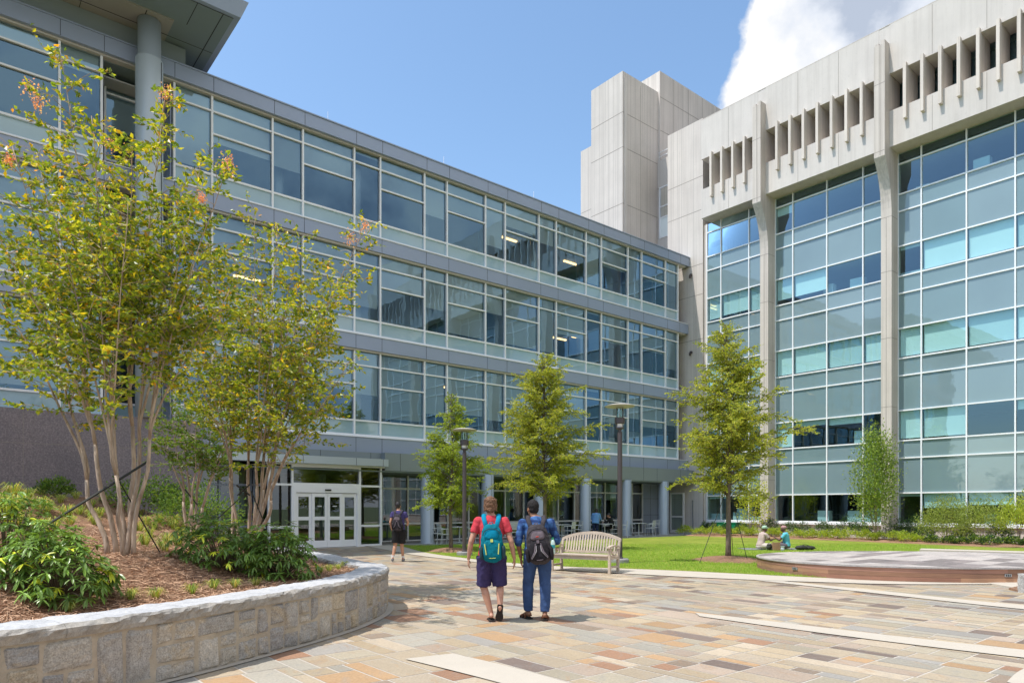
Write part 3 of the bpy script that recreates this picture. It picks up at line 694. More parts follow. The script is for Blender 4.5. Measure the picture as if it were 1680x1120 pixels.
# flagstones: random ashlar layout
PAL=[((.50,.44,.335),5),((.47,.45,.365),6),((.545,.465,.325),4),((.43,.445,.42),4),((.25,.20,.19),1.6),((.42,.255,.175),.9),((.53,.37,.22),1.2),((.50,.42,.36),4),((.57,.51,.41),3),((.38,.40,.42),1.6),((.36,.29,.235),1.6)]
PW=[w_ for _,w_ in PAL]
RF=random.Random(21)
def split(u0,v0,u1,v1,out):
    du,dv=u1-u0,v1-v0
    mu=RF.choice([.28,.40,.52,.62]); mv=RF.choice([.5,.75,1.05,1.4])
    if du<=mu and dv<=mv: out.append((u0,v0,u1,v1)); return
    if (du/mu>dv/mv and du>.36):
        c=u0+du*RF.uniform(.32,.68); split(u0,v0,c,v1,out); split(c,v0,u1,v1,out)
    elif dv>.5:
        c=v0+dv*RF.uniform(.32,.68); split(u0,v0,u1,c,out); split(u0,c,u1,v1,out)
    else: out.append((u0,v0,u1,v1))
st=[]
for i in range(-3,19):
    for k in range(-6,16):
        off=.9*(k%3)
        split(i*1.86+(off),k*1.9,(i+1)*1.86+off,(k+1)*1.9,st)
g=MB()
def inlawn(x,y):   # beyond kerb curve
    c=False; P=KEpoly; n=len(P); j=n-1
    for i in range(n):
        if (P[i][1]>y)!=(P[j][1]>y) and x<(P[j][0]-P[i][0])*(y-P[i][1])/(P[j][1]-P[i][1])+P[i][0]: c=not c
        j=i
    return c
KEpoly=[(p.x,p.y) for p in KEc]+[(40,20),(40,60),(-6,60)]
for (a,b,c,d) in st:
    m_=UV((a+c)/2,(b+d)/2)
    if m_.y<-1 or m_.y>33 or m_.x>20 or m_.x<-14: continue
    if all(inlawn(*UV(x,y).xy) for x,y in ((a,b),(c,b),(c,d),(a,d))): continue
    if b>25.5: continue
    wts=list(PW)
    if m_.x<2 and m_.y<14: wts[5]*=3.2; wts[6]*=1.7
    if m_.x>3: wts[4]*=1.7; wts[5]*=.35
    base=RF.choices([p for p,_ in PAL],wts)[0]; s_=RF.uniform(.62,.80); lm=sum(base)/3; kk=.86 if base[0]-base[2]>.15 and base[2]<.25 else .70; g.cur=tuple((x*kk+lm*(1-kk))*s_*1.09*w_ for x,w_ in zip(base,(1.12,1.0,.86)))
    e=.010; j_=lambda: RF.uniform(-.002,.002)
    P=[(a+e+j_(),b+e+j_()),(c-e+j_(),b+e+j_()),(c-e+j_(),d-e+j_()),(a+e+j_(),d-e+j_())]
    z=.0022+RF.uniform(0,.0005); tx,ty=RF.uniform(-.0004,.0004),RF.uniform(-.0004,.0004)
    g.poly([UV(p[0],p[1],z+tx*(1 if q in(1,2) else 0)+ty*(1 if q>1 else 0)) for q,p in enumerate(P)])
struct(build('flagstone_plaza',g,M['flagp'],colattr=True))
def strip(name,A,B,z,mat):
    g=MB(); a=[g.vert((p.x,p.y,z)) for p in A]; b=[g.vert((p.x,p.y,z)) for p in B]
    for i in range(len(a)-1): g.face((b[i],b[i+1],a[i+1],a[i]))
    return struct(build(name,g,M[mat]))
strip('kerb_band',LEc,KEc,.018,'band')
def bandline(name,top,bot,n=6):
    A=cr([gnd(*p) for p in top],n); B=cr([gnd(*p) for p in bot],n); strip(name,A,B,.014,'band')
bandline('plaza_band',[(1255,950.0),(1330,958.5),(1440,969),(1560,982),(1680,993.5),(1800,1004)],[(1235,951.5),(1330,962),(1440,974),(1560,987.5),(1680,1000),(1800,1011)])
bandline('plaza_band',[(1140,1005.5),(1250,1018),(1400,1036),(1540,1052),(1680,1067),(1850,1086)],[(1148,1011.5),(1250,1026),(1400,1046),(1540,1063.5),(1680,1080),(1850,1100)])
bandline('plaza_band',[(742,1073),(800,1086),(860,1101),(917,1117),(1000,1140)],[(664,1082),(730,1098),(800,1116),(850,1130),(930,1155)])
bandline('plaza_band',[(1652,1120),(1664,1108),(1680,1098),(1720,1082)],[(1700,1135),(1705,1125),(1712,1115),(1740,1100)])
# lawn
bedU=32.6
LP=[(p.x,p.y) for p in LEc]+[(UV(38,-6).x,UV(38,-6).y)]
def bedc(v): return 32.5+.9*math.sin((v-8)*.19)+ (.9 if v<9 else 0)
bede=[UV(bedc(v),v) for v in range(-6,25,1)]+[UV(33.3,24.0)]
terr=[UV(33.3,24.1),UV(30,24.0),UV(26,24.1),UV(22,24.3),UV(18,24.5),UV(15.9,24.9)]
lp=[(p.x,p.y) for p in LEc]+[(p.x,p.y) for p in bede]+[(p.x,p.y) for p in terr]
def pin(P,x,y):
    c=False; n=len(P); j=n-1
    for i in range(n):
        if (P[i][1]>y)!=(P[j][1]>y) and x<(P[j][0]-P[i][0])*(y-P[i][1])/(P[j][1]-P[i][1])+P[i][0]: c=not c
        j=i
    return c
from mathutils import geometry
tri=geometry.tessellate_polygon([[Vector((x,y,0)) for x,y in lp]])
g=MB(); i0=[g.vert((x,y,.028)) for x,y in lp]
for a,b,c in tri:
    A,B,C=(Vector(lp[k]) for k in (a,b,c))
    g.face((a,b,c) if (B-A).cross(C-A)>0 else (a,c,b))
i1=[g.vert((x,y,-.02)) for x,y in lp]
for k in range(len(lp)): j=(k+1)%len(lp); g.face((i0[k],i0[j],i1[j],i1[k]))
struct(build('lawn',g,M['lawn']))
# terrace pavement by the cafe and planting bed
g=MB(); P=[(UV(33.4,24.1)),*[p for p in terr[1:]],UV(14.6,26.2),UV(14.6,28.8),UV(36.9,28.8),UV(36.9,24.1)]
tri=geometry.tessellate_polygon([[p for p in P]]); i0=[g.vert((p.x,p.y,.02)) for p in P]
for a,b,c in tri:
    A,B,C=(P[k].xy for k in (a,b,c)); g.face((a,b,c) if (B-A).cross(C-A)>0 else (a,c,b))
struct(build('cafe_terrace',g,simple('terrace_paving',(.30,.29,.27),.8,0,.12,2,.2)))
g=MB()
VV=[v*.5 for v in range(-12,49)]; NR=8; rows=[]
for v in VV:
    row=[]
    for k in range(NR+1):
        u_=bedc(v)-.02+(37-bedc(v))*k/NR; z=.03+.10*math.sin(math.pi*min(1,k/NR*1.1+.02))+.03*noise.noise(Vector((u_*2,v*2,0)))
        row.append(g.vert(UV(u_,v,z if k else .03)))
    rows.append(row)
for a,b in zip(rows,rows[1:]):
    for k in range(NR): g.face((a[k],a[k+1],b[k+1],b[k]))
struct(build('planting_bed',g,M['straw'],smooth=True))
# grass blades
RB=np.random.default_rng(5)
def blades(n,gen,h,wd,colA,colB,name,mat='grassm'):
    P=gen(n); n=len(P); ang=RB.uniform(0,2*np.pi,n); H=h*RB.uniform(.6,1.3,n); W=wd*RB.uniform(.7,1.3,n)
    dx,dy=np.cos(ang),np.sin(ang); lx,ly=RB.normal(0,.35,n)*H,RB.normal(0,.35,n)*H
    V=np.zeros((n,3,3)); V[:,0]=P-np.stack([dx*W,dy*W,0*W],1)/2; V[:,1]=P+np.stack([dx*W,dy*W,0*W],1)/2
    V[:,2]=P+np.stack([lx,ly,H],1); V=V.reshape(-1,3); F=np.arange(3*n).reshape(-1,3)
    k=RB.random(n)[:,None]; C=np.array(colA)*(1-k)+np.array(colB)*k
    g=MB(); g.quads_np(V,F,C); return build(name,g,M[mat],colattr=True)
def lawnpts(n):
    out=[]
    while len(out)<n:
        m_=n*2; Y_=14+ (RB.random(m_)**1.6)*16; X_=RB.uniform(-4,17,m_)
        for x,y in zip(X_,Y_):
            if pin(lp,x,y): out.append((x,y,.026))
            if len(out)>=n: break
    return np.array(out)
tag(blades(110000,lawnpts,.05,.011,(.16,.33,.03),(.36,.50,.07),'lawn_grass'),'bright green mown grass blades covering the lawn','grass',kind='stuff')
# ================================================================ PLANTER WALL
OP=cr([(-6.6,3.0),(-5.2,4.15),(-3.93,5.26),(-3.25,6.32),(-2.7,7.5),(-2.2,8.8),(-1.99,9.8),(-1.95,10.7),(-2.15,11.6),(-2.70,12.35),(-3.57,13.9),(-4.5,15.2),(-5.9,16.8),(-8.0,19.0)],14)
# arc length param
AL=[0]
for a,b in zip(OP,OP[1:]): AL.append(AL[-1]+(b-a).length)
TL=AL[-1]
def on(s):
    s=max(0,min(TL-1e-4,s)); lo=0
    import bisect
    k=min(bisect.bisect_right(AL,s)-1,len(OP)-2); t_=(s-AL[k])/(AL[k+1]-AL[k]); p=OP[k].lerp(OP[k+1],t_)
    d=(OP[min(k+2,len(OP)-1)]-OP[max(k-1,0)]).normalized(); return p,Vector((d.y,-d.x,0))   # outward = right of travel
WH=.66; CH=.115; WT=.46
wall=thing('retaining_wall',tuple(OP[40]),'low curved retaining wall of grey rubble granite with a rough pale stone coping','wall')
def wallpt(s,z,out): p,n=on(s); q=p+n*out; return (q.x,q.y,z)
g=MB(); N=150
rows=[[g.vert(wallpt(TL*i/N,z,o)) for z,o in ((-.05,-.011),(WH-CH,-.011),(WH-CH,-WT+.03),(-.05,-WT+.03))] for i in range(N+1)]
for a,b in zip(rows,rows[1:]):
    for k in range(4): j=(k+1)%4; g.face((a[k],b[k],b[j],a[j]))
build('wall_core',g,M['wallmortar'],wall)
RW=random.Random(4); ws=[]
def splitw(s0,z0,s1,z1):
    ds,dz=s1-s0,z1-z0; ms=RW.choice([.30,.42,.55]); mz=RW.choice([.26,.40,.55])
    if ds<=ms and dz<=mz: ws.append((s0,z0,s1,z1)); return
    if ds/ms>=dz/mz and ds>.2: c=s0+ds*RW.uniform(.38,.62); splitw(s0,z0,c,z1); splitw(c,z0,s1,z1)
    elif dz>.2: c=z0+dz*RW.uniform(.35,.65); splitw(s0,z0,s1,c); splitw(s0,c,s1,z1)
    else: ws.append((s0,z0,s1,z1))
s=0.0
while s<TL: splitw(s,0,min(s+.95,TL),WH-CH-.005); s+=.95
g=MB()
for (a,b,c,d) in ws:
    gr=RW.uniform(1.10,1.32); base=RW.choice([(.37,.345,.31),(.35,.33,.305),(.39,.355,.305),(.31,.295,.28),(.41,.38,.335),(.40,.345,.265)]); g.cur=tuple(x*gr for x in base)
    e=.009; nn=9; mm=9; tl=RW.uniform(-.02,.02); tz=RW.uniform(-.015,.015); bul=RW.uniform(.0,.012); grid=[]
    jo=[(RW.uniform(-.014,.014),RW.uniform(-.012,.012)) for _ in range(4)]
    for i in range(nn+1):
        row=[]
        for k in range(mm+1):
            x,y=i/nn,k/mm; jx=sum(w_*jo[q][0] for q,w_ in enumerate(((1-x)*(1-y),x*(1-y),x*y,(1-x)*y))); jy=sum(w_*jo[q][1] for q,w_ in enumerate(((1-x)*(1-y),x*(1-y),x*y,(1-x)*y)))
            ss=a+e+(c-a-2*e)*x+jx; zz=b+e+(d-b-2*e)*y+jy
            edge=min(min(x,1-x)*(c-a),min(y,1-y)*(d-b))
            nzv=noise.noise(Vector((ss*9,zz*9,3)))*.018+noise.noise(Vector((ss*28,zz*28,7)))*.010
            o=-.020 if edge<1e-6 else (.004+bul*min(1,edge/.06)+tl*(x-.5)+tz*(y-.5)+nzv)
            row.append(g.vert(wallpt(ss,zz,o)))
        grid.append(row)
    for i in range(nn):
        for k in range(mm): g.face((grid[i][k],grid[i+1][k],grid[i+1][k+1],grid[i][k+1]))
build('rubble_facing',g,M['rubw'],wall,colattr=True)
# coping stones
s=0.0; 
while s<TL-.2:
    ln=min(RW.uniform(1.0,1.5),TL-s); g=MB(); gr=RW.uniform(.95,1.06)
    nn=max(6,int(ln/.045)); prof=[]
    # cross-section around: outer bottom -> outer top -> inner top -> inner bottom
    K=[(.015,WH-CH),(.035,WH-CH+.04),(.04,WH-CH+.08),(.03,WH-.02),(.0,WH)]+[(-WT*q/6,WH) for q in range(1,6)]+[(-WT,WH),(-WT-.02,WH-.03),(-WT-.02,WH-.10),(-WT,WH-CH)]
    rows=[]
    for i in range(nn+1):
        ss=s+.002+(ln-.004)*i/nn; row=[]
        for qi,(o,z) in enumerate(K):
            sd=noise.noise(Vector((ss*5,z*12,qi*.15)))*.040+noise.noise(Vector((ss*19,z*30,qi*.3)))*.030
            if 0<qi<5: o2=o+sd-.012; z2=z+(noise.noise(Vector((ss*8,1.7,qi)))*.016 if qi>=3 else 0)
            elif 5<=qi<=9: o2=o; z2=z+noise.noise(Vector((ss*6,o*8,5)))*.007
            elif qi>=10: o2=o-sd; z2=z+noise.noise(Vector((ss*8,9.7,qi)))*.010
            else: o2=o; z2=z
            row.append(g.vert(wallpt(ss,z2,o2)))
        rows.append(row)
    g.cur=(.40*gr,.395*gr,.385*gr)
    for a,b in zip(rows,rows[1:]):
        for k in range(len(K)):
            j=(k+1)%len(K)
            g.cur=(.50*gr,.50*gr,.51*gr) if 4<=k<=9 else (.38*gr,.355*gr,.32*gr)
            g.face((a[k],b[k],b[j],a[j]))
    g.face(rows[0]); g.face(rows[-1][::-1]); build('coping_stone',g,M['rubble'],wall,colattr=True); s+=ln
strip('wall_footing',[Vector(wallpt(TL*i/160,0,.10)) for i in range(161)],[Vector(wallpt(TL*i/160,0,-.06)) for i in range(161)],.012,'band')
# ================================================================ MOUND
IP=[Vector(wallpt(TL*i/160,0,-WT+.06)) for i in range(161)]
mpoly=[(p.x,p.y) for p in IP]+[(UV(7.1,26).x-0,UV(7.1,26).y)]+[(UV(7.1,25.9).x,UV(7.1,25.9).y),(UV(-8,25.9).x,UV(-8,25.9).y),(-14,2)]
mpoly=[(p.x,p.y) for p in IP]+[(-9.5,20.2),(-10.1,22.2),(UV(7.3,25.94).x,UV(7.3,25.94).y),(UV(-8,25.94).x,UV(-8,25.94).y),(-16,4),(-7,2.6)]
ctl=[(*at(205,912,9.0),1.6),(*at(0,800,19.6),1),(*at(0,808,14),1),(*at(0,835,10.5),1),(*at(100,860,13),1),(*at(133,815,19.5),1),(*at(267,845,19.5),1),(*at(320,872,18),1),
     (*at(150,885,11),1),(*at(400,900,12),1),(*at(300,893,12.5),1),(*at(60,900,8.5),.8),(*at(0,930,7),.8),(*at(350,890,16),1),(*at(430,893,16),1),(*at(260,870,15),1)]
ctl=[(x,y,z,w_) for x,y,z,w_ in ctl]
for i in range(0,161,6): ctl.append((IP[i].x,IP[i].y,.585,1.1))
def mz(x,y):
    sw=0;sz=0;dm=9
    for a,b,z,w_ in ctl:
        d2=(x-a)**2+(y-b)**2+.04; k=w_/d2**1.5; sw+=k; sz+=k*z
    z=sz/sw
    return z+.035*noise.noise(Vector((x*1.1,y*1.1,0)))+.018*noise.noise(Vector((x*4,y*4,2)))
g=MB(); st_=.14; ids={}
xs=[-17+st_*i for i in range(int(15.2/st_))]; ys=[2.4+st_*i for i in range(int(20.5/st_))]
def vid(i,k):
    if (i,k) not in ids: ids[(i,k)]=g.vert((xs[i],ys[k],mz(xs[i],ys[k])))
    return ids[(i,k)]
mp2=[(Vector(wallpt(TL*i/160,0,-WT+.22))) for i in range(161)]
mpo=[(p.x,p.y) for p in mp2]+mpoly[161:]
for i in range(len(xs)-1):
    for k in range(len(ys)-1):
        if pin(mpo,xs[i]+st_/2,ys[k]+st_/2): g.face((vid(i,k),vid(i+1,k),vid(i+1,k+1),vid(i,k+1)))
struct(build('planter_mound',g,M['straw'],smooth=True))
def mhit(px,py,y0=5.5,y1=24):
    Y_=y0
    while Y_<y1:
        p=at(px,py,Y_)
        if pin(mpo,p.x,p.y) and p.z<=mz(p.x,p.y): return Vector((p.x,p.y,mz(p.x,p.y)))
        Y_+=.08
    return None
# pine straw strands
def strawpts(n):
    out=[]
    while len(out)<n:
        Y_=5.2+(RB.random()**1.5)*14; X_=(RB.uniform(-20,640)-840)/FX*Y_
        if pin(mpo,X_,Y_): out.append((X_,Y_,mz(X_,Y_)))
    return np.array(out)
n=42000; P=strawpts(n); P[:,2]+=RB.uniform(.0,.03,n); a=RB.uniform(0,2*np.pi,n); Ln=RB.uniform(.05,.13,n); tl=RB.normal(0,.22,n)
D=np.stack([np.cos(a)*np.cos(tl),np.sin(a)*np.cos(tl),np.sin(tl)],1)*Ln[:,None]/2; S=np.stack([-np.sin(a),np.cos(a),np.zeros(n)],1)*RB.uniform(.0015,.003,n)[:,None]
S[:,2]=RB.uniform(-.002,.002,n)
V=np.stack([P-D-S,P-D+S,P+D+S,P+D-S],1).reshape(-1,3); k=RB.random(n)[:,None]; C=np.array((.28,.145,.08))*(1-k)+np.array((.76,.50,.33))*k
g=MB(); g.quads_np(V,np.arange(4*n).reshape(-1,4),C); tag(build('pine_straw',g,M['strand'],colattr=True),'reddish brown pine straw strewn over the planter mound','pine straw',kind='stuff')
# ================================================================ FOLIAGE
def leaves(g,P,D,Lg,Wd,C,fold=.25,rng=RB):
    """P base points, D unit dirs; creased diamond leaves (2 tris each side)"""
    n=len(P); rnd=rng.normal(size=(n,3)); S=np.cross(D,rnd); S/=np.linalg.norm(S,axis=1)[:,None]+1e-9; Nn=np.cross(S,D)
    mid=P+D*Lg[:,None]*.48; W=S*Wd[:,None]/2; up=Nn*Wd[:,None]*fold
    V=np.stack([P,mid+W+up,P+D*Lg[:,None],mid-W+up],1).reshape(-1,3); o=np.arange(n)*4
    F=np.concatenate([np.stack([o,o+1,o+2],1),np.stack([o,o+2,o+3],1)]); g.quads_np(V,F,np.concatenate([C,C]))
def unit(a): return a/(np.linalg.norm(a,axis=-1,keepdims=True)+1e-9)
def colmix(n,cols,rng=RB,jit=.18):
    k=rng.integers(0,len(cols),n); C=np.array(cols)[k]; return C*rng.uniform(1-jit,1+jit,(n,1))
def bez(p0,p1,p2,p3,t_): a=1-t_; return p0*a**3+p1*3*a*a*t_+p2*3*a*t_*t_+p3*t_**3
def myrtle(name,label,base,groups,seed,cols,lden=1.0,leafL=.075,group=None,spread=.25,r0=.028,start=.36):
    rr=random.Random(seed); rg=np.random.default_rng(seed); root=thing(name,tuple(base),label,'tree',group)
    cg=MB(); P=[];D=[];tw=MB()
    for gi,tips in enumerate(groups):
        ang=2*math.pi*gi/len(groups)+rr.uniform(-.3,.3); mn_=sum(tips,Vector())/len(tips)-base; b0=base+Vector((max(-1,min(1,mn_.x*.55))+math.cos(ang)*.35,max(-1,min(1,mn_.y*.6))+math.sin(ang)*.5,0))*spread*1.15; b0.z=base.z-.08
        mean=sum(tips,Vector())/len(tips); H=mean.z-b0.z
        fk=b0.lerp(mean,.40); fk.z=b0.z+H*rr.uniform(.26,.36); fk.x=b0.x+(mean.x-b0.x)*.22; fk.y=b0.y+(mean.y-b0.y)*.22
        tg=MB(); lowp=[]
        for k in range(9):
            t_=k/8; p=bez(b0,b0+Vector((0,0,H*.12)),fk-Vector((0,0,H*.12)),fk,t_); p=p+Vector((noise.noise(Vector((gi*3.1,t_*3,seed)))*.05,noise.noise(Vector((gi*7.7,t_*3,seed+1)))*.05,0)); lowp.append(p)
        R0=r0*rr.uniform(.8,1.15); tg.tube(lowp,[R0*(1.15-.35*k/8) for k in range(9)],7)
        for tip in tips:
            dirn=(lowp[-1]-lowp[-2]).normalized(); h=(tip-lowp[-1]).length
            c1=lowp[-1]+dirn*h*.22; c2=tip-Vector(((tip.x-fk.x)*.34,(tip.y-fk.y)*.34,h*.30)); pts=[];n_=14
            for k in range(n_+1):
                t_=k/n_; p=bez(lowp[-1],c1,c2,tip,t_)
                if 0<k<n_: p=p+Vector((noise.noise(Vector((t_*4,gi,tip.x)))*.05,noise.noise(Vector((t_*4,gi+5,tip.z)))*.05,0))
                pts.append(p)
            tg.tube(pts,[max(.005,R0*.72*(1-k/n_)**.9) for k in range(n_+1)],6)
            # side branches
            L_=h; nb=int(h/.12)
            for q in range(nb):
                t_=start*.55+(1-start*.55)*(q+rr.random())/nb
                kf=t_*n_; k=min(int(kf),n_-1); p=pts[k].lerp(pts[k+1],kf-k)
                az=rr.uniform(0,2*math.pi); el=rr.uniform(.0,.9); ln=(.34+1.25*(1-t_))*rr.uniform(.5,1.15)
                if t_<.30: continue
                if t_<.42 and rr.random()<.35: continue
                d=Vector((math.cos(az)*math.cos(el),math.sin(az)*math.cos(el),math.sin(el))); m_=p+d*ln*.5+Vector((0,0,.03)); e=p+d*ln+Vector((0,0,-.05*ln))
                tw.tube([p,m_,e],[.006,.004,.002],3,False)
                nt=max(2,int(ln/.12))
                for u_ in range(nt):
                    tt=(u_+.6)/nt; bp=p.lerp(e,tt); a2=az+rr.choice([-1,1])*rr.uniform(.5,1.3); l2=rr.uniform(.10,.26); d2=Vector((math.cos(a2),math.sin(a2),rr.uniform(-.25,.5))).normalized()
                    ep=bp+d2*l2; tw.tube([bp,ep],[.0025,.0015],3,False)
                    nl=int(rr.randint(5,9)*lden*1.25)
                    for z in range(nl):
                        f=(z+1)/nl; P.append(bp.lerp(ep,f)+Vector((rr.gauss(0,.008),rr.gauss(0,.008),rr.gauss(0,.008)))); dd=(d2*.6+Vector((rr.gauss(0,.6),rr.gauss(0,.6),rr.gauss(-.1,.4)))); D.append(dd)
            for z in range(int(10*lden)):
                P.append(tip+Vector((rr.gauss(0,.05),rr.gauss(0,.05),-abs(rr.gauss(0,.12))))); D.append(Vector((rr.gauss(0,.6),rr.gauss(0,.6),rr.gauss(.3,.4))))
        build('trunk',tg,M['bark_m'],root,smooth=True)
    P=np.array([tuple(p) for p in P]); D=unit(np.array([tuple(p) for p in D])); n=len(P); Lg=rg.uniform(.7,1.25,n)*leafL
    zr=(P[:,2]-P[:,2].min())/(np.ptp(P[:,2])+1e-6); C=colmix(n,cols,rg)
    # share of yellower and orange-tinted leaves grows with height in the crown
    yel=(rg.random(n)<(.12+.40*zr**1.5)); C[yel]=C[yel]*np.array((1.45,1.15,.8)); org=(rg.random(n)<.02+.05*zr); C[org]=C[org]*np.array((1.6,.85,.7))
    leaves(cg,P,D,Lg,Lg*.52,C,rng=rg); build('crown',cg,M['leaf'],root,colattr=True); build('twigs',tw,M['bark_m'],root)
    return root,n
MC=[(.085,.145,.020),(.13,.19,.022),(.19,.235,.025),(.06,.105,.020),(.26,.28,.03)]
def T(px,py,Y_): return at(px,py,Y_)
tb1=mhit(207,912) or at(207,912,9); tb1=at(207,912,9.0); tb1.z=mz(tb1.x,tb1.y)
G1=[[T(97,82,9.2),T(150,190,8.4),T(120,330,10.2)],[T(20,240,8.6),T(-30,330,8.2),T(60,250,9.8)],[T(272,148,9.6),T(215,240,9.0),T(170,300,9.9)],[T(-40,420,9.4),T(30,400,10),T(60,500,9.6)],[T(330,260,9.2),T(372,268,8.8),T(380,470,9.3)],[T(300,330,10),T(345,400,9.6),T(250,420,9.4)],[T(210,330,8.2),T(90,360,8.2),T(160,430,8.4)]]
r1,n1_=myrtle('crape_myrtle','tallest crape myrtle with peeling tan trunks at the left, its crown reaching the upper windows',tb1,G1,3,MC,1.0,.082,group='crape myrtles in the planter')
tb2=at(398,905,12.4); tb2.z=mz(tb2.x,tb2.y)
G2=[[T(300,560,12.6),T(350,600,11.7),T(310,500,12.0)],[T(420,345,12.4),T(385,420,12.8)],[T(490,385,12.2),T(455,372,13),T(520,430,13.3)],[T(598,372,11.8),T(556,455,12)],[T(350,410,12.4),T(330,480,13),T(400,520,13.3)],[T(560,470,12.9),T(540,545,13),T(470,600,12.6)],[T(575,590,11.6),T(530,640,11.9)],[T(430,470,11.6),T(480,500,11.6),T(450,540,11.6)]]
myrtle('crape_myrtle','broad crape myrtle behind the right rhododendrons, in front of the entrance doors',tb2,G2,8,MC,1.0,.080,group='crape myrtles in the planter',r0=.030,spread=.26)
tb3=at(312,872,17); tb3.z=mz(tb3.x,tb3.y)
G3=[[T(275,640,17),T(255,690,17)],[T(300,620,17.5)],[T(340,630,16.6),T(360,660,17)],[T(395,660,17.2),T(385,700,16.5)],[T(325,680,16.3)]]
myrtle('crape_myrtle','small dark green crape myrtle standing between the two larger ones near the granite wall',tb3,G3,12,[(.06,.12,.02),(.085,.15,.022),(.05,.10,.02)],.95,.085,group='crape myrtles in the planter',r0=.04)
# faded flower heads
def flower(px,py,Y_,s_,par,seed,col=(.42,.22,.17)):
    rg=np.random.default_rng(seed); n=90; c=np.array(tuple(at(px,py,Y_))); P=c+rg.normal(0,s_,(n,3))*np.array((1,1,1.2)); D=unit(rg.normal(size=(n,3))); g=MB()
    leaves(g,P,D,np.full(n,.028),np.full(n,.022),colmix(n,[col,(.5,.33,.22),(.35,.16,.12)],rg),rng=rg); build('flower_head',g,M['leaf'],par,colattr=True)
for q,(px,py,Y_,s_) in enumerate([(50,145,9,.05),(62,168,9,.05),(182,235,9,.045),(272,155,9.6,.05),(372,268,8.8,.045),(330,325,9,.03),(15,262,8.6,.03),(600,370,11.8,.05),(575,392,11.8,.05)]): flower(px,py,Y_,s_,r1,q)
# elms on the lawn
def elm(label,base,H,Rm,seed,cols,n_br=95,zlo=.24,zpk=.40,leafL=.070,rt=.085,group='young elms on the lawn',lean=0,dens=1.0):
    rr=random.Random(seed); rg=np.random.default_rng(seed); root=thing('elm_tree',tuple(base),label,'tree',group)
    tg=MB(); pts=[]
    for k in range(15):
        t_=k/14; pts.append(base+Vector((noise.noise(Vector((t_*2.5,seed,0)))*.22*t_+lean*t_,noise.noise(Vector((t_*2.5,seed,9)))*.2*t_,H*t_*.97-.03)))
    tg.tube(pts,[rt*(1.25 if k==0 else 1)*(1-k/14*.93) for k in range(15)],9); P=[];D=[];tw=MB()
    for q in range(n_br):
        t_=zlo+(1-zlo)*((q+rr.random())/n_br)**1.0; kf=t_*14; k=min(int(kf),13); p=pts[k].lerp(pts[k+1],kf-k)
        prof=min(1,(t_-zlo)/(zpk-zlo)*.35+.62) if t_<zpk else (max(.04,(1-(t_-zpk)/(1-zpk)))**.60)*rr.uniform(.75,1.0)
        ln=Rm*prof*(rr.uniform(.4,1.0)+(.35 if rr.random()<.12 else 0)); az=rr.uniform(0,2*math.pi); el=rr.uniform(.10,.85)+.65*max(0,t_-.45)
        d=Vector((math.cos(az)*math.cos(el),math.sin(az)*math.cos(el),math.sin(el))); bp=[]
        for s_ in range(7):
            f=s_/6; bp.append(p+d*ln*f+Vector((rr.gauss(0,.03)*f,rr.gauss(0,.03)*f,.10*math.sin(f*3)*ln-.16*ln*f*f)))
        tw.tube(bp,[rt*.22*(1-f/7)*max(.25,1-t_) + .004 for f in range(7)],4,False)
        ns=max(4,int(ln/.062))
        for u_ in range(ns):
            f=.16+.84*(u_+rr.random())/ns; kk=min(int(f*6),5); b=bp[kk].lerp(bp[kk+1],f*6-kk)
            a2=az+rr.choice([-1,1])*rr.uniform(.35,1.2); l2=rr.uniform(.14,.50)*(1.15-.55*f)*min(1,ln)
            d2=Vector((math.cos(a2),math.sin(a2),rr.uniform(-.55,.75))).normalized(); e=b+d2*l2+Vector((0,0,-.15*l2)); tw.tube([b,e],[.004,.0015],3,False)
            nl=max(2,int(l2/.019*dens))
            for z in range(nl):
                P.append(b.lerp(e,(z+rr.random())/nl)+Vector((rr.gauss(0,.014),rr.gauss(0,.014),rr.gauss(0,.010)))); D.append(d2*.7+Vector((rr.gauss(0,.45),rr.gauss(0,.45),rr.gauss(-.1,.3))))
    build('trunk',tg,M['bark_e'],root,smooth=True); build('branches',tw,M['bark_e'],root)
    P=np.array([tuple(p) for p in P]); D=unit(np.array([tuple(p) for p in D])); n=len(P); Lg=rg.uniform(.7,1.3,n)*leafL; g=MB()
    leaves(g,P,D,Lg,Lg*.5,colmix(n,cols,rg,.22),rng=rg); build('crown',g,M['leafe'],root,colattr=True); return root,n
EC=[(.11,.15,.025),(.235,.285,.035),(.29,.315,.042),(.17,.225,.032),(.34,.345,.055),(.20,.245,.035)]  # darkest green paints the crown's inner shade into randomly scattered leaves
e1=gnd(740,905); e2=gnd(893,903); e3=gnd(1195,920)
cnt=[n1_]
cnt.append(elm('smallest young elm, on the lawn beside the far lamp post and the grey column',e1,5.9,1.95,31,[(.19,.27,.03),(.24,.30,.035),(.14,.20,.025)],160,zlo=.24,zpk=.36,dens=1.0,rt=.075)[1])
cnt.append(elm('middle young elm with a wide crown rising behind the walker in the blue shirt',e2,7.5,3.0,32,EC,215,zlo=.25,zpk=.34,dens=1.0)[1])
cnt.append(elm('young elm in a straw ring on the lawn at the right, staked with thin wires',e3,7.35,2.5,33,EC,225,zlo=.26,zpk=.38,dens=.95)[1])
print('leaf counts',cnt)
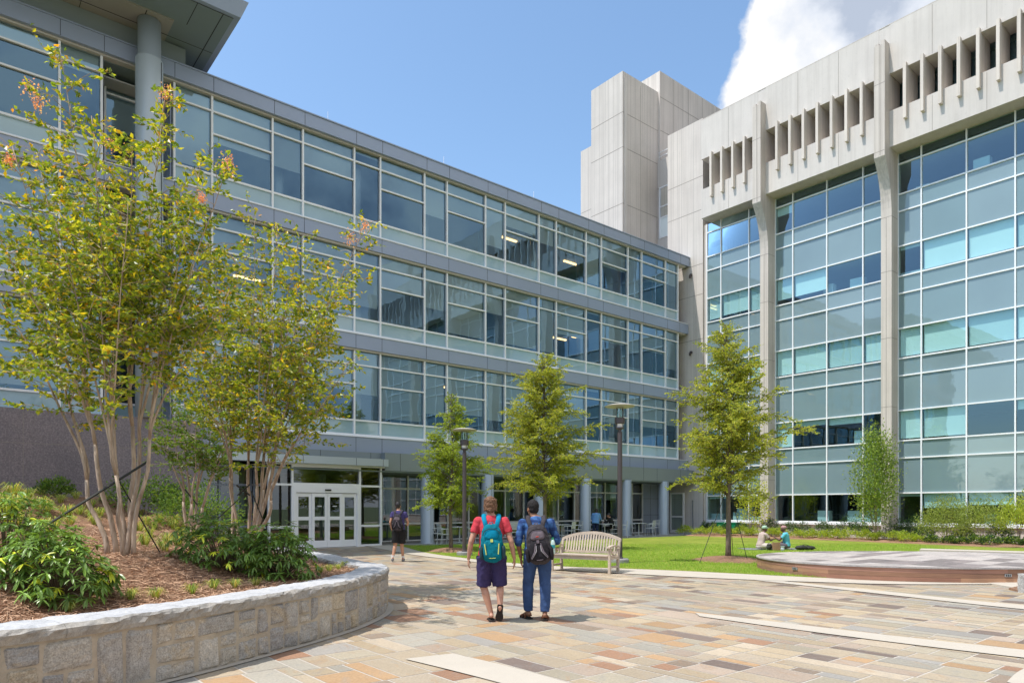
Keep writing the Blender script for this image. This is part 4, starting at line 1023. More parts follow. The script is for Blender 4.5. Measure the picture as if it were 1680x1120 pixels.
# generic shrub
def shrub(name,label,base,rx,ry,h,n,leafL,cols,seed,group=None,shape='dome',cat='shrub',stems=7,z0=.15,mat='leafe',wr=.5,trunk=False):
    rr=random.Random(seed); rg=np.random.default_rng(seed); root=thing(name,tuple(base),label,cat,group)
    sg=MB(); cl=[]
    nc=max(10,int(n/22))
    for q in range(nc):
        a=rr.uniform(0,2*math.pi); r_=rr.random()**.5
        if shape=='dome': z=h*(z0+(1-z0)*(1-(r_**2.2)*.55)*rr.uniform(.35,1)); 
        elif shape=='oval': 
            zt=rr.random(); z=h*(z0+(1-z0)*zt); r_=r_*(.72+.28*math.sin(math.pi*min(1,zt*1.1)))*(1.0 if zt<.85 else .75)*rr.uniform(.6,1.1)
        c=Vector((math.cos(a)*r_*rx,math.sin(a)*r_*ry,z)); cl.append(c)
    for q in range(stems):
        c=cl[rr.randrange(len(cl))]; m_=Vector((c.x*.35,c.y*.35,c.z*.5)); sg.tube([Vector(base)+Vector((rr.gauss(0,.03),rr.gauss(0,.03),-.03)),Vector(base)+m_,Vector(base)+c],[.018 if trunk else .010,.010 if trunk else .006,.003],4,False)
    build('stem',sg,M['bark_m'] if trunk else M['twig'],root)
    C0=np.array([tuple(c) for c in cl]); k=rg.integers(0,len(cl),n); P=np.array(tuple(base))+C0[k]+rg.normal(0,1,(n,3))*np.array((.13*rx+.02,.13*ry+.02,.09*h)); P[:,2]=np.maximum(P[:,2],base[2]+.02)
    D=unit(unit(P-np.array(tuple(base))-np.array((0,0,h*.3)))*.8+rg.normal(0,.6,(n,3))+np.array((0,0,.3))); Lg=rg.uniform(.7,1.25,n)*leafL; g=MB()
    tint=rg.uniform(.8,1.2,(len(cl),1))[k]
    leaves(g,P,D,Lg,Lg*wr,colmix(n,cols,rg)*tint,rng=rg); build('foliage',g,M[mat],root,colattr=True); return root
DK=[(.035,.075,.022),(.05,.10,.028),(.025,.055,.018)]; BR=[(.18,.26,.035),(.24,.31,.045),(.13,.20,.03),(.29,.33,.05)]
def bedz(v,u_): return .10
# darker upright shrubs in the hedge row
dark=[(1157,871,.55,.30,.2),(1170,872,.55,.28,.2),(1188,874,.5,.25,.2),(1217,872,.6,.40,.35),(1264,876,.85,.50,.4),(1296,878,.65,.45,.4),(1318,878,.7,.5,.45),(1353,879,.85,.5,.4),(1391,881,.95,.55,.45),(1416,883,.7,.4,.4),(1474,885,.95,.55,.45),(1497,885,1.0,.45,.4),(1515,886,.65,.45,.4),(1580,888,.6,.4,.4),(1638,889,.75,.5,.4)]
ordn=['leftmost','second','third','fourth','fifth','sixth','seventh','eighth','ninth','tenth','eleventh','twelfth','thirteenth','fourteenth','fifteenth','sixteenth','seventeenth','eighteenth','nineteenth','twentieth','twenty-first','twenty-second','twenty-third','twenty-fourth','twenty-fifth','twenty-sixth']
def onU(px,u_): r_=(px-840)/FX; Y_=u_/(CU*r_+SU); return (-SU*r_+CU)*Y_
for q,(px,py,h,rx,ry) in enumerate(dark):
    u_=35.6 if q<4 else 35.4; v=onU(px,u_); b=UV(u_,v,.08)
    shrub('evergreen_shrub',f'{ordn[q]} dark evergreen shrub from the left along the concrete building',b,rx,ry,h*1.15,950,.085,DK,100+q,'dark evergreen shrubs along the concrete building',z0=.05,mat='leafr',wr=.38)
for q in range(26):
    px=1127+q*22.5+R.uniform(-4,4); u_=33.55; v=onU(px,u_); u_=bedc(v)+.75+R.uniform(-.1,.15); v=onU(px,u_); s_=R.uniform(.8,1.15)*(1 if q<17 else .75)
    shrub('low_shrub',f'{ordn[q]} low bright green shrub from the left in the front hedge row',UV(u_,v,.08),.42*s_,.40*s_,.50*s_,800,.075,BR if q<18 else DK+BR[:1],200+q,'low bright shrubs edging the bed',z0=.05,wr=.5,stems=3)
LB=[(.17,.22,.055),(.22,.27,.07),(.13,.18,.045)]
def bedpos(px,u_): return UV(u_,onU(px,u_),.08)
shrub('large_shrub','tallest loose grey green shrub in the bed, left of the two at the right edge',bedpos(1553,34.9),1.1,.85,1.95,5500,.08,LB,301,'large loose shrubs at the right end of the bed','dome',z0=.06,wr=.5,stems=18)
shrub('large_shrub','narrower loose green shrub with visible stems in front of the pale plinth block',bedpos(1611,34.9),.80,.8,1.9,2900,.08,LB,302,'large loose shrubs at the right end of the bed','dome',z0=.18,wr=.5,stems=14)
shrub('large_shrub','loose yellow green shrub cut off by the right edge of the view',bedpos(1672,34.9),.80,.8,1.9,2600,.09,[(.20,.27,.04),(.27,.32,.06)],303,'large loose shrubs at the right end of the bed','dome',z0=.25,wr=.55,stems=14)
shrub('pear_tree','slender upright green tree in front of the second concrete pier',bedpos(1437,34.4),1.12,1.0,4.75,11000,.095,[(.11,.18,.035),(.16,.235,.04),(.08,.135,.03),(.21,.27,.05)],310,None,'oval','tree',9,.26,wr=.55,trunk=True)
shrub('redbud_tree','small sparse yellow green tree with several stems in front of the first concrete pier',bedpos(1234,34.3),1.05,.8,3.0,1700,.10,[(.28,.34,.04),(.35,.38,.05),(.22,.28,.035)],311,None,'oval','tree',12,.25,wr=.7,trunk=True)
# shrubs behind the mound by the granite wall
for px,py,Y_,rx,h,lab in ((238,838,19.6,1.0,1.25,'round green shrub against the purple granite wall behind the tallest crape myrtle'),(325,868,19.0,1.15,1.6,'big loose green shrub at the right end of the granite wall'),(92,808,19.2,.42,.6,'small dark shrub alone against the granite wall at the left'),(284,858,20,.6,.9,'mid green shrub between the two larger ones at the granite wall')):
    b=at(px,py,Y_); b.z=mz(b.x,b.y)-.03; shrub('viburnum_shrub',lab,b,rx,rx*.8,h,int(1500*rx+300),.085,[(.055,.11,.02),(.08,.15,.025),(.11,.17,.03)],int(400+px),'shrubs by the granite wall',z0=.03,wr=.5,stems=8)
# rhododendrons
def rhodo(label,cx,cy,rx,ry,h,n,seed):
    rr=random.Random(seed); rg=np.random.default_rng(seed); z0=mz(cx,cy); root=thing('rhododendron',(cx,cy,z0),label,'shrub','rhododendrons in the planter')
    P=[];D=[];C=[];Lg=[];sg=MB(); base=Vector((cx,cy,z0))
    for q in range(n):
        a=rr.uniform(0,2*math.pi); cz_=rr.random(); r_=math.sqrt(max(0,1-(cz_*.96)**2)); sc=rr.uniform(.62,1.05)
        c=Vector((math.cos(a)*r_*rx*sc,math.sin(a)*r_*ry*sc,.06+cz_*h*sc*(1+.22*noise.noise(Vector((a*1.5,cz_*2,seed)))))); zz=mz(cx+c.x,cy+c.y)-z0; c.z+=zz*.8
        if q%3==0: sg.tube([base+Vector((c.x*.1,c.y*.1,-.05)),base+Vector((c.x*.55,c.y*.55,c.z*.5+.02)),base+c],[.012,.008,.004],4,False)
        ax=Vector((c.x/rx,c.y/ry,c.z/h+.35)).normalized(); ax=(ax+Vector((0,0,.5))).normalized(); s1=ax.orthogonal().normalized(); s2=ax.cross(s1)
        droop=rr.uniform(.05,.9) if cz_>.45 else rr.uniform(.5,1.5); nl=rr.randint(8,12); tone=rr.uniform(.75,1.3); yel=rr.random()<.10
        for k in range(nl):
            g_=2*math.pi*k/nl*1.0+rr.uniform(-.5,.5); rad_=s1*math.cos(g_)+s2*math.sin(g_); up=rr.uniform(.25,.8) if k%3==0 else .15
            d=(rad_+ax*up*(1-droop*.6)+Vector((0,0,-.55*droop*rr.uniform(.2,1.6)))).normalized(); P.append(tuple(base+c)); D.append(tuple(d)); Lg.append(rr.uniform(.06,.125))
            b=(.085,.145,.038) if not yel else (.34,.38,.04)
            if rr.random()<.15: b=(.12,.21,.04)
            C.append(tuple(x*tone for x in b))
    P=np.array(P);D=np.array(D);C=np.array(C);Lg=np.array(Lg);n_=len(P)
    up=np.array((0,0,1.0)); S=unit(np.cross(D,up)+rg.normal(0,.15,(n_,3))); Nn=np.cross(S,D); W=Lg*.27; g=MB()
    def at_(f,wf,dr): return P+D*(Lg*f)[:,None]+S*(W*wf)[:,None]*.5-np.array((0,0,1.0))*(Lg*dr)[:,None]
    V=np.stack([at_(0,.25,0),at_(0,-.25,0),at_(.38,1,.02)+Nn*(W*.14)[:,None],at_(.38,0,.03),at_(.38,-1,.02)+Nn*(W*.14)[:,None],at_(.75,.85,.10)+Nn*(W*.12)[:,None],at_(.75,0,.11),at_(.75,-.85,.10)+Nn*(W*.12)[:,None],at_(1,0,.20)],1).reshape(-1,3); o=np.arange(n_)*9
    F4=np.concatenate([np.stack([o,o+1,o+4,o+3],1),np.stack([o,o+3,o+2,o],1)*1,np.stack([o+2,o+3,o+6,o+5],1),np.stack([o+3,o+4,o+7,o+6],1)])
    F=[];
    tri_=np.stack([o,o+3,o+2],1)
    g.quads_np(V,np.stack([o+1,o+4,o+3,o],1),C); off=len(g.v)-len(V)
    for A in (tri_,np.stack([o+2,o+3,o+6,o+5],1),np.stack([o+3,o+4,o+7,o+6],1),np.stack([o+5,o+6,o+8],1),np.stack([o+6,o+7,o+8],1)):
        g.f+=[tuple(int(i) for i in q) for q in A]; g.c+=[tuple(x) for x in C.tolist()]; g.mi+=[0]*len(A)
    build('foliage',g,M['leafr'],root,colattr=True); build('stem',sg,M['twig'],root)
rhodo('rhododendron bush at the far left cut off by the left edge of the view',*at(10,925,7.6).xy,.75,.6,.72,290,1)
rhodo('rhododendron bush with pale drooping leaves left of the tallest crape myrtle',*at(98,950,6.9).xy,.52,.5,.62,240,2)
rhodo('rhododendron bush left in the right-hand clump, below the broad crape myrtle',*at(368,925,9.6).xy,.72,.62,.68,300,3)
rhodo('rhododendron bush right in the right-hand clump, with one tall sprig in front of the doors',*at(458,925,9.7).xy,.52,.5,.74,230,4)
def sprig():
    b=at(452,925,9.9)
    return b
# ornamental grass clumps
def clump():
    rr=random.Random(77); g=MB()
    for k in range(95):
        a=rr.uniform(0,2*math.pi); ln=rr.uniform(.16,.34); out=rr.uniform(.25,1.0); p0=Vector((math.cos(a)*.03,math.sin(a)*.03,-.03)); d=Vector((math.cos(a),math.sin(a),0)); s_=Vector((-math.sin(a),math.cos(a),0))*.005
        m_=p0+d*ln*.4*out+Vector((0,0,ln*.75)); e=p0+d*ln*1.0*out+Vector((0,0,ln*(.75-.45*out)))
        g.cur=tuple(x*rr.uniform(.8,1.2) for x in rr.choice([(.38,.41,.09),(.27,.33,.06),(.48,.47,.15),(.18,.25,.05)]))
        a_,b_,c_,d_,f_=[g.vert(x) for x in (p0-s_,p0+s_,m_+s_*.9,m_-s_*.9,e)]; g.face((a_,b_,c_,d_)); g.face((d_,c_,f_))
    return g
cg=clump(); src=None
spots=[(20,815),(45,822),(70,812),(10,850),(35,862),(100,825),(75,845),(125,818),(150,832),(110,850),(65,838),(28,838),(135,812),(148,850),(172,826),(165,845),(98,812),(5,830),
 (232,845),(240,862),(245,880),(228,872),(262,858),(285,868),(298,880),(275,890),(270,905),(285,860),(305,868),(315,885),(238,895),(258,840),(60,800),(30,800),(155,860),(130,845),(292,895),(88,870),(115,862),(252,868),(330,890),(335,880),
 (315,975),(215,983),(255,985),(350,968),(385,965),(420,962),(555,935),(540,938),(525,940),(565,930),(115,1005)]
for q,(px,py) in enumerate(spots):
    p=mhit(px,py)
    if p is None: continue
    lab='yellow green grass clump growing on the straw covered mound' if py<960 and px<500 else ('small green grass tuft inside the curve of the wall end' if px>500 else 'small grass tuft in the straw just behind the front coping')
    grp='grass clumps on the mound' if py<960 and px<500 else ('grass tufts at the wall end' if px>500 else 'grass tufts behind the front coping')
    if src is None: src=build('grass_clump',cg,M['grassm'],colattr=True); o=src
    else: o=src.copy(); COL.objects.link(o)
    o.location=p; o.rotation_euler=(0,0,R.uniform(0,6.28)); s_=R.uniform(.85,1.35)*(.5 if (py>960 or px>500) else 1); o.scale=(s_,s_,s_)
    tag(o,lab,'grass clump',grp)
# mulch rings
def ring(label,c,rx,ry,name='straw_ring'):
    g=MB(); rr=random.Random(int(c.x*100)); N=36; cen=g.vert((c.x,c.y,.16)); prev=None
    for k in range(1,6):
        f=k/5; row=[]
        for i in range(N):
            a=2*math.pi*i/N; e=1+.12*noise.noise(Vector((math.cos(a)*2,math.sin(a)*2,c.x))); row.append(g.vert((c.x+math.cos(a)*rx*f*e,c.y+math.sin(a)*ry*f*e,.022+.14*(1-f*f)+.015*noise.noise(Vector((i*.7,k,c.y))))))
        if prev is None:
            for i in range(N): g.face((cen,row[i],row[(i+1)%N]))
        else:
            for i in range(N): g.face((prev[i],row[i],row[(i+1)%N],prev[(i+1)%N]))
        prev=row
    tag(build(name,g,M['straw'],smooth=True),label,'mulch ring',kind='stuff')
ring('ring of straw mulch round the staked elm at the right',e3,1.05,1.15)
ring('dark straw ring round the smallest elm',e1,.95,.9); ring('straw ring round the middle elm',e2,.9,.9)
# guy wires and straps
def wire(name,label,a,b,r,cat,mat='black',group=None,sag=0,parent=None):
    g=MB(); a=Vector(a);b=Vector(b); pts=[a.lerp(b,k/6)+Vector((0,0,-sag*math.sin(math.pi*k/6))) for k in range(7)]; g.tube(pts,[r]*7,5)
    o=build(name,g,M[mat],parent); 
    if parent is None: tag(o,label,cat,group)
    return o
wt=at(1191,760,21.1)
wt=Vector((e3.x,e3.y,2.3))
wire('guy_wire','thin guy wire running down to the left of the staked elm',wt,gnd(1147,925),.010,'guy wire',group='guy wires of the staked elm')
wire('guy_wire','thin guy wire running down to the right of the staked elm',wt,gnd(1227,922),.010,'guy wire',group='guy wires of the staked elm')
wire('guy_wire','short steep guy wire just right of the staked elm trunk',wt,gnd(1203,914),.010,'guy wire',group='guy wires of the staked elm')
wire('tree_strap','black strap rising from the left bush across the trunks of the tallest crape myrtle',at(75,862,8.3),at(242,757,9.05),.016,'strap')
wire('tree_strap','olive strap running from the tallest crape myrtle down to the right into the straw',at(196,790,8.9),at(262,905,9.9),.009,'strap')
wire('tree_strap','black cross strap tied round the trunks of the broad crape myrtle',at(388,795,12.0),at(410,812,12.1),.016,'strap')
wire('tree_strap','second black strap crossing the first on the broad crape myrtle',at(410,794,12.0),at(390,812,12.1),.014,'strap')
wire('tree_strap','thin strap from the broad crape myrtle down to the left',at(392,818,12.0),at(325,880,12.6),.010,'strap')
wire('tree_strap','thin strap from the broad crape myrtle down to the right',at(412,805,12.0),at(438,868,12.2),.010,'strap')
wire('tree_strap','black strap on the small crape myrtle near the granite wall',at(303,802,16.8),at(324,828,16.9),.018,'strap')
# ================================================================ STAGE
cx,cy,ra,rbb=10.5,17.55,4.1,2.9
def stp(n,s=0.0):
    out=[]
    for i in range(n):
        a=2*math.pi*i/n; c,s2=math.cos(a),math.sin(a); e=2/2.25
        out.append((cx+(ra-s)*abs(c)**e*(1 if c>0 else -1), cy+(rbb-s)*abs(s2)**e*(1 if s2>0 else -1)))
    return out
stage=thing('stage',(cx,cy,.02),'low round stage with reddish brown plank sides and a patchwork grey top','stage')
NS=96; P=stp(NS,.04); g=MB(); rr=random.Random(9)
g.prism(P,.0,.30); build('stage_core',g,M['joint'],stage)
g=MB(); O=stp(NS,0); O2=stp(NS,.03)
for row in range(3):
    z0,z1=.022+row*.094,.022+row*.094+.090; k=rr.randint(0,5); rgb=(1,1,1)
    for i in range(NS):
        if i>=k: k+=rr.randint(8,18); tone=rr.uniform(.75,1.3); rgb=(tone,tone*rr.uniform(.92,1.05),tone*rr.uniform(.9,1.08))
        j=(i+1)%NS; g.cur=rgb; a=O[i]; b=O[j]; a2=O2[i]; b2=O2[j]
        g.face([g.vert(q) for q in ((a[0],a[1],z0),(b[0],b[1],z0),(b[0],b[1],z1),(a[0],a[1],z1))])
        g.face([g.vert(q) for q in ((a[0],a[1],z1),(b[0],b[1],z1),(b2[0],b2[1],z1),(a2[0],a2[1],z1))])
build('side_planks',g,M['ipe'],stage,colattr=True)
g=MB(); g.cur=(.42,.39,.37); g.prism(stp(NS,-.025),.305,.332); 
tri0=stp(NS,.02)
build('stage_edge',g,M['rubble'],stage,colattr=True)
g=MB(); a=-5.0
tiles=[]
def splt(u0,v0,u1,v1):
    if u1-u0>1.3: c=u0+(u1-u0)*rr.uniform(.35,.65); splt(u0,v0,c,v1); splt(c,v0,u1,v1)
    elif v1-v0>.7: c=v0+(v1-v0)*rr.uniform(.35,.65); splt(u0,v0,u1,c); splt(u0,c,u1,v1)
    else: tiles.append((u0,v0,u1,v1))
for i in range(-5,6):
    for k in range(-5,6): splt(i*1.3,k*1.2,(i+1)*1.3,(k+1)*1.2)
SP=stp(NS,.0)
def clip(poly,clipper):
    out=poly
    for i in range(len(clipper)):
        a=clipper[i]; b=clipper[(i+1)%len(clipper)]; inp=out; out=[]
        if not inp: break
        def side(p): return (b[0]-a[0])*(p[1]-a[1])-(b[1]-a[1])*(p[0]-a[0])
        for k in range(len(inp)):
            p=inp[k]; q=inp[k-1]; sp,sq=side(p),side(q)
            if sp>=0:
                if sq<0: t_=sq/(sq-sp); out.append((q[0]+(p[0]-q[0])*t_,q[1]+(p[1]-q[1])*t_))
                out.append(p)
            elif sq>=0: t_=sq/(sq-sp); out.append((q[0]+(p[0]-q[0])*t_,q[1]+(p[1]-q[1])*t_))
    return out
CL=stp(32,.03)
for (u0,v0,u1,v1) in tiles:
    e=.006; pts=[UV(x,y) for x,y in ((u0+e,v0+e),(u1-e,v0+e),(u1-e,v1-e),(u0+e,v1-e))]; pts=[(p.x+cx,p.y+cy) for p in pts]
    q=clip(pts,CL)
    if len(q)<3: continue
    g.cur=rr.choices([(.50,.45,.42),(.44,.395,.37),(.28,.24,.23),(.47,.43,.40),(.23,.20,.19)],[5,3,2.2,3,1.3])[0]; g.poly([(x,y,.336) for x,y in q])
build('top_paving',g,M['flag'],stage,colattr=True)
def stage_light(ang_px,label):
    # small louvered step light on the plank side
    best=min(range(NS),key=lambda i: abs(((O[i][0])/(O[i][1]))-(ang_px-840)/FX)+ (10 if O[i][1]>cy-.3 else 0)); p=Vector((O[best][0],O[best][1],.17)); n=(Vector((O[best][0],O[best][1],0))-Vector((cx,cy,0))); q=O[(best+1)%NS]; td=Vector((q[0]-p.x,q[1]-p.y,0)).normalized(); n=Vector((td.y,-td.x,0))
    root=thing('step_light',tuple(p),label,'step light','step lights on the stage side')
    g=MB(); F=lambda x,y,z:p+td*x+n*y+Vector((0,0,z))
    g.box((-.07,-.02,-.025),(.07,.02,.035),F); build('housing',g,M['steel'],root)
    g=MB()
    for k in range(3): g.box((-.052+.038*k,.015,-.016),(-.032+.038*k,.024,.026),F)
    build('louvre',g,M['black'],root)
stage_light(1303,'small metal step light near the left end of the stage side')
stage_light(1657,'small metal step light near the right edge of the view on the stage side')
# low wall behind the stage
a=gnd(1513,904); b=gnd(1690,911); d=(b-a).normalized(); nn=Vector((-d.y,d.x,0)); a=Vector((12.35,20.9,0)); b=Vector((17.2,17.6,0))
def wallstrip(name,label,cat,a,b,th,h,mat):
    d=(b-a).normalized(); n=Vector((-d.y,d.x,0)); g=MB(); L_=(b-a).length
    g.box((0,0,0),(L_,th,h-.07),lambda x,y,z:a+d*x+n*y+Vector((0,0,z))); root=thing(name,tuple(a),label,cat); build('wall_body',g,M[mat],root)
    g=MB(); g.box((-.03,-.03,h-.07),(L_+.03,th+.03,h),lambda x,y,z:a+d*x+n*y+Vector((0,0,z))); build('seat_slab',g,M['band'],root,bevel=.01); return root
wallstrip('seat_wall','low pale seat wall behind the right half of the stage','seat wall',a,b,.5,.36,'conc')
# pale ramp slab and granite post at the right edge
g=MB(); P=[gnd(*q) for q in ((1620,957.5),(1760,953),(1760,966),(1676,968))]; g.prism([(p.x,p.y) for p in P],.0,.03); struct(build('side_pavement',g,M['band']))
g=MB(); P=[gnd(*q) for q in ((1655,967),(1700,958),(1720,966),(1676,972))]; g.prism([(p.x,p.y) for p in P],.0,.04); struct(build('mulch_patch',g,M['straw']))
pc=gnd(1681,972); post=thing('granite_post',tuple(pc),'rough grey granite post cut off by the right edge of the view','post')
g=MB(); 
rows=[]
for k in range(13):
    z=.36*k/12; row=[]
    for i in range(16):
        a=2*math.pi*i/16; c,s_=math.cos(a),math.sin(a); m_=max(abs(c),abs(s_)); r_=.075/m_+.012*noise.noise(Vector((c*4,s_*4,z*18))); row.append(g.vert((pc.x+c*r_,pc.y+s_*r_,z)))
    rows.append(row)
for A,B in zip(rows,rows[1:]):
    for i in range(16): j=(i+1)%16; g.face((A[i],A[j],B[j],B[i]))
g.face(rows[-1]); g.cur=(.55,.54,.52); g.c=[(.52,.51,.49)]*len(g.f); build('post_shaft',g,M['rubble'],post,colattr=True)
# ================================================================ BENCH
def bench():
    fl=gnd(903,936); fr=gnd(1001,941.5); d=(fr-fl); Lb=d.length; d.normalize(); bk=Vector((-d.y,d.x,0))
    root=thing('park_bench',tuple((fl+fr)/2),'weathered wooden bench with an arched slatted back at the edge of the lawn','bench')
    Fm=lambda x,y,z: fl+d*x+bk*y+Vector((0,0,z))
    w_=.065; D=.50
    for x,s_ in ((0,1),(Lb-w_,1)):
        g=MB(); g.box((x,0,0),(x+w_,w_,.62),Fm); build('leg',g,M['teak'],root,bevel=.006)
        g=MB(); g.box((x,D,0),(x+w_,D+w_,.42),Fm)
        q=[(x,D,.42),(x+w_,D,.42),(x+w_,D+w_,.42),(x,D+w_,.42)]; t_=[(x,D+.10,.78),(x+w_,D+.10,.78),(x+w_,D+w_+.10,.78),(x,D+w_+.10,.78)]
        i=[g.vert(Fm(*p)) for p in q+t_]; 
        for f in ((0,1,5,4),(1,2,6,5),(2,3,7,6),(3,0,4,7),(4,5,6,7)): g.face([i[k] for k in f])
        build('leg',g,M['teak'],root,bevel=.006)
        g=MB(); g.box((x+.01,w_,.13),(x+w_-.01,D,.18),Fm); g.box((x+.01,w_,.34),(x+w_-.01,D,.40),Fm); build('side_rail',g,M['teak'],root)
        g=MB(); pts=[]; 
        for k in range(9):
            f=k/8; pts.append((x-.01,-.06+(D+.08)*f,.622+.035*math.sin(f*3.0)))
        for sgn in (0,):
            A=[[g.vert(Fm(p[0]+o,p[1],p[2]+h_)) for o,h_ in ((0,0),(.09,0),(.09,.035),(0,.035))] for p in pts]
            for u_,v_ in zip(A,A[1:]):
                for k in range(4): j=(k+1)%4; g.face((u_[k],u_[j],v_[j],v_[k]))
            g.face(A[0][::-1]); g.face(A[-1])
        ar=build('armrest',g,M['teak'],root)
        g=MB(); cpt=[Fm(x+w_/2,.30+.15*math.cos(a),.615-.17*abs(math.sin(a))) for a in [math.pi*k/10 for k in range(11)]]; g.tube(cpt,[.02]*11,6); build('arm_bracket',g,M['teak'],ar)
    g=MB(); g.box((w_,.005,.33),(Lb-w_,.045,.42),Fm); g.box((w_,D+.005,.34),(Lb-w_,D+.045,.42),Fm); build('seat_frame',g,M['teak'],root)
    for k in range(5):
        g=MB(); y=-.02+k*.102; g.box((.0 if 0<k<4 else w_+.002,y+.0,.423),(Lb if 0<k<4 else Lb-w_-.002,y+.085,.445),Fm) if k else g.box((w_+.002,-.03,.423),(Lb-w_-.002,.075,.445),Fm); build('seat_slat',g,M['teak'],root)
    g=MB(); ns=19
    def arch(x): f=x/Lb; return .76+.175*max(0,math.sin(math.pi*f))**.8
    def by(z): return D+.03+(z-.42)*.28
    A=[]
    for k in range(25):
        x=Lb*k/24; zt=arch(x)+.07; y=by(zt)
        A.append([g.vert(Fm(x,y-.02,zt-.075)),]+[g.vert(Fm(x,y+.035,zt-.075)),g.vert(Fm(x,y+.045,zt)),g.vert(Fm(x,y-.01,zt))])
    for u_,v_ in zip(A,A[1:]):
        for k in range(4): j=(k+1)%4; g.face((u_[k],u_[j],v_[j],v_[k]))
    g.face(A[0]); g.face(A[-1][::-1]); build('back_top_rail',g,M['teak'],root)
    g=MB(); g.box((w_,by(.49)-.02,.46),(Lb-w_,by(.49)+.02,.52),Fm); build('back_lower_rail',g,M['teak'],root)
    for k in range(ns):
        x=w_+.04+(Lb-2*w_-.08)*(k+.5)/ns; zt=arch(x)-.004; g=MB(); q=[]
        for z in (.521,zt):
            y=by(z)
            for dx,dy in ((-.021,-.008),(.021,-.008),(.021,.008),(-.021,.008)): q.append(g.vert(Fm(x+dx,y+dy,z)))
        for f in ((0,1,5,4),(1,2,6,5),(2,3,7,6),(3,0,4,7)): g.face([q[i] for i in f])
        build('back_slat',g,M['teak'],root)
bench()
# ================================================================ LAMPS
def lamp(label,px,py,H):
    b=gnd(px,py); b.z=.02; root=thing('street_lamp',tuple(b),label,'street lamp','post lamps on the lawn')
    g=MB(); g.lathe(b,[(.26,0),(.26,.10),(.24,.13)],20); build('base',g,simple('lamp_footing',(.30,.29,.29),.85,0,.1,6),root)
    g=MB(); g.lathe(b,[(.09,.13),(.09,.17),(.075,.18),(.068,H-.72),(.05,H-.70),(.05,H-.64),(.12,H-.62),(.12,H-.58)],16); pole=build('pole',g,M['paint_dark'],root,smooth=False)
    g=MB(); g.lathe(b,[(.135,H-.47),(.145,H-.46),(.145,H-.31),(.135,H-.30)],20); build('collar',g,M['paint_dark'],root)
    for k in range(4):
        a=k*math.pi/2+.6; g=MB(); x,y=b.x+.125*math.cos(a),b.y+.125*math.sin(a); g.tube([(x,y,b.z+H-.6),(x,y,b.z+H-.02)],[.010,.010],6); build('cage_rod',g,M['paint_dark'],root)
    g=MB(); g.lathe(b,[(.085,H-.575),(.11,H-.48)],18); g.lathe(b,[(.03,H-.575),(.035,H-.52),(.012,H-.44)],12); build('lens',g,simple('lamp_lens',(.75,.75,.72),.3,0,.05),root)
    g=MB(); g.lathe(b,[(.095,H-.29),(.095,H-.04)],18); build('glass',g,M['glassd'],root)
    g=MB(); g.lathe(b,[(.05,H+.0),(.42,H+.02),(.43,H+.035),(.30,H+.075),(.02,H+.09)],32); build('shade',g,simple('lamp_disc',(.50,.46,.42),.5,.2,.08),root,smooth=False)
lamp('taller looking post lamp with a flat disc top, right behind the bench',1017,924,4.48)
lamp('farther post lamp with a flat disc top, beside the smallest elm',762,911.5,4.15)
# green cabinet and things on the lawn
b=UV(36.0,onU(1196,36.0),.05); g=MB()
cb=thing('utility_cabinet',tuple(b),'bright green utility cabinet in the hedge bed left of the first concrete pier','cabinet')
gm=simple('green_cabinet_paint',(.0,.20,.085),.45,0,.06,2)
g.box((-.3,-.62,0),(.3,.62,.66),lambda x,y,z:UV(36.0+x,onU(1196,36.0)+y,.05+z)); build('cabinet_body',g,gm,cb,bevel=.02)
g=MB(); g.box((-.33,-.65,.662),(.33,.65,.70),lambda x,y,z:UV(36.0+x,onU(1196,36.0)+y,.05+z)); build('cabinet_lid',g,gm,cb)
g=MB(); g.box((-.306,-.01,.05),(-.301,.01,.64),lambda x,y,z:UV(36.0+x,onU(1196,36.0)+y,.05+z)); build('door_gap',g,M['black'],cb)
# ================================================================ CAFE FURNITURE
def chair_proto():
    root=local_thing('cafe_chair','','chair'); root['_base']=(0,0,0)
    mt=M['white_plastic']
    g=MB(); g.box((-.23,-.22,.43),(.23,.22,.455)); build('seat',g,mt,root,bevel=.01)
    g=MB()
    for x in (-.21,.21): g.tube([(x,.21,.45),(x,.26,.86)],[.014,.012],6)
    for k in range(5): z=.55+.062*k; y=.225+(z-.45)*.12; g.box((-.21,y-.008,z),(.21,y+.008,z+.044))
    g.box((-.22,.255,.85),(.22,.285,.89)); build('backrest',g,mt,root)
    for x in (-.21,.21):
        g=MB(); g.tube([(x,-.20,0),(x,-.20,.66)],[.013,.013],6); build('leg',g,mt,root)
        g=MB(); g.tube([(x*1.05,.27,0),(x,.21,.44)],[.013,.013],6); build('leg',g,mt,root)
        g=MB(); g.tube([(x,-.20,.66),(x*1.06,-.02,.68),(x,.24,.67)],[.016,.018,.014],6); build('armrest',g,mt,root)
    return root
cp=chair_proto(); first=True
def put_chair(px,v,rot,label,group='white slatted chairs on the cafe terrace'):
    global first
    o=cp if first else copy_tree(cp); first=False
    r_=(px-840)/FX; Y_=v/(-SU*r_+CU); o.location=(r_*Y_,Y_,.02); o.rotation_euler=(0,0,rad(rot)); tag(o,label,'chair',group)
tp=None
